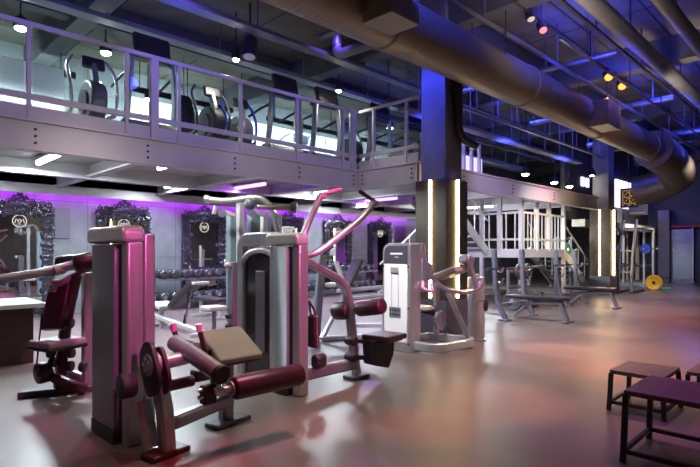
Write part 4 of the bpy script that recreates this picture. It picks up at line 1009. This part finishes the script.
# red and orange on the floor
spot((7.2, 3.4, 5.0), (6.6, 2.0, 0), (1,.20,.10), 400, 60, .8)
spot((11.26, 3.66, 4.9), (9.6, 2.6, 0), (1,.30,.14), 800, 70, .8)
spot((12.1, 3.66, 4.9), (14.5, 2.8, 0), (1,.20,.16), 700, 65, .8)
spot((2.9, 1.7, 4.7), (2.7, 2.1, 0), (1,.10,.08), 150, 36, .7)
spot((1.4, 2.1, 4.7), (1.1, 2.8, 0), (1,.07,.12), 130, 34, .7)
spot((10.5, 2.3, 4.6), (12.35, 3.95, 4.3), (1,.22,.3), 110, 14, .3)
spot((5.0, 2.2, 4.6), (4.7, .9, .3), (.40,.18,1), 120, 40, .7)
for x, y, r, c, e in ((1.22, 4.4, 15, (1,.06,.16), 70), (2.13, 3.17, 8, (.75,.05,.55), 90), (1.80, 3.15, 9, (1,.05,.12), 110), (1.1, 4.95, 12, (1,.08,.2), 50), (2.7, 3.2, 11, (1,.13,.12), 130), (3.4, 2.5, 12, (1,.16,.10), 150),
                      (4.46, 2.44, 17, (1,.34,.22), 480), (6.6, 2.04, 17, (1,.16,.10), 420), (7.3, 3.05, 15, (1,.45,.30), 520), (11.9, 2.9, 16, (1,.12,.22), 330), (4.2, 1.1, 22, (.7,.06,.6), 110), (3.5, 3.7, 10, (1,.18,.16), 110), (9.5, 3.0, 14, (1,.30,.20), 380)):
    spot((x+.4, y-.7, 4.6), (x, y, 0), c, e*(3 if x < 4 else 1.6), r*1.2, .9, .05)
# neutral and warm fill lights, added with no fixtures
spot((22.5, 5.4, 3.4), (23.8, 6.8, 2.3), (1,.9,.7), 160, 90, .9, .1)
spot((3.0, 3.6, 4.6), (5.6, 4.7, .8), (.97,.96,1), 1300, 20, .9, .2)
spot((10.2, 3.0, 3.9), (13.9, 6.5, 1.9), (1,.97,.94), 1300, 34, .9, .2)
spot((9.4, 6.7, 2.55), (12.95, 7.4, 1.9), (.88,.9,1), 260, 50, .9, .1)
for x in (12.6, 14.6, 16.4): spot((x, 8.6, 2.7), (x+.2, 10.6, 1.2), (1,.96,.85), 260, 100, .9, .1)
for x in (3, 7.5, 12.5): spot((x, -1.2, 4.8), (x, -2.6, 1.5), (1,.80,.58), 260, 90, .9, .1)  # added so the mirrors reflect a brighter front wall
spot((2.4, 5.4, 4.3), (4.0, 6.7, 1.7), (.95,.97,1), 600, 34, .8, .15)
spot((4.6, 5.4, 4.3), (6.0, 6.6, .6), (.95,.97,1), 330, 40, .8, .15)
for x, y, tx, ty, tz, e, a in ((-1.5, 3.6, 1.4, 4.2, 1.1, 250, 24), (.6, 3.8, 3.1, 4.3, 1.0, 300, 26), (3.4, 2.6, 3.0, 3.4, 0, 310, 60), (6.8, 1.8, 6.2, 3.0, 0, 520, 70), (9.5, 1.8, 8.0, 3.0, 0, 520, 60),
                           (9.4, 3.0, 10.3, 4.8, 0, 560, 70), (12.6, 3.0, 13.6, 5.0, 0, 560, 70), (18.5, 3.0, 19.8, 5.4, 0, 500, 80), (2.5, 5.4, 2.5, 7.2, 0, 220, 80), (22.5, 4.6, 23.5, 7.0, 1.5, 700, 60)):
    spot((x, y, 4.6), (tx, ty, tz), (1,.84,.72), e, a, .9, .2)
for x in (9.2, 11.0, 13.4, 15.2, 16.8): spot((x, 7.4, 2.66), (x-.2, 6.0, .6), (1,.95,.82), 170, 110, .8, .05)
for x in (3, 9, 15): point((x, 5.3, 3.0), (1,.72,.42), 12, .3)  # unseen warm points added as bounce under the duct
for x in (6.5, 11.5): spot((x, 2.5, 3.6), (x+1.2, 3.0, 5.7), (1,.82,.62), 170, 110, .9, .2)  # unseen uplights added to warm the ceiling

w = bpy.data.worlds.new('night'); SC.world = w; w.use_nodes = True
w.node_tree.nodes['Background'].inputs[0].default_value = (.12,.12,.30,1); w.node_tree.nodes['Background'].inputs[1].default_value = .05

cam = bpy.data.cameras.new('camera'); co = bpy.data.objects.new('camera', cam); C.objects.link(co)
co.location = (0, 0, H); co.rotation_euler = (PI/2, 0, -PI/4)
cam.sensor_width = 36; cam.lens = 36*F/700; cam.shift_y = 16.5/700; cam.clip_start = .05
SC.camera = co
SC.view_settings.view_transform = 'Standard'; SC.view_settings.look = 'None'; SC.view_settings.gamma = 1; SC.view_settings.exposure = .25
try: SC.view_settings.use_curve_mapping = False
except Exception: pass
SC.cycles.max_bounces = 6; SC.cycles.sample_clamp_indirect = 4; SC.cycles.caustics_reflective = False; SC.cycles.caustics_refractive = False
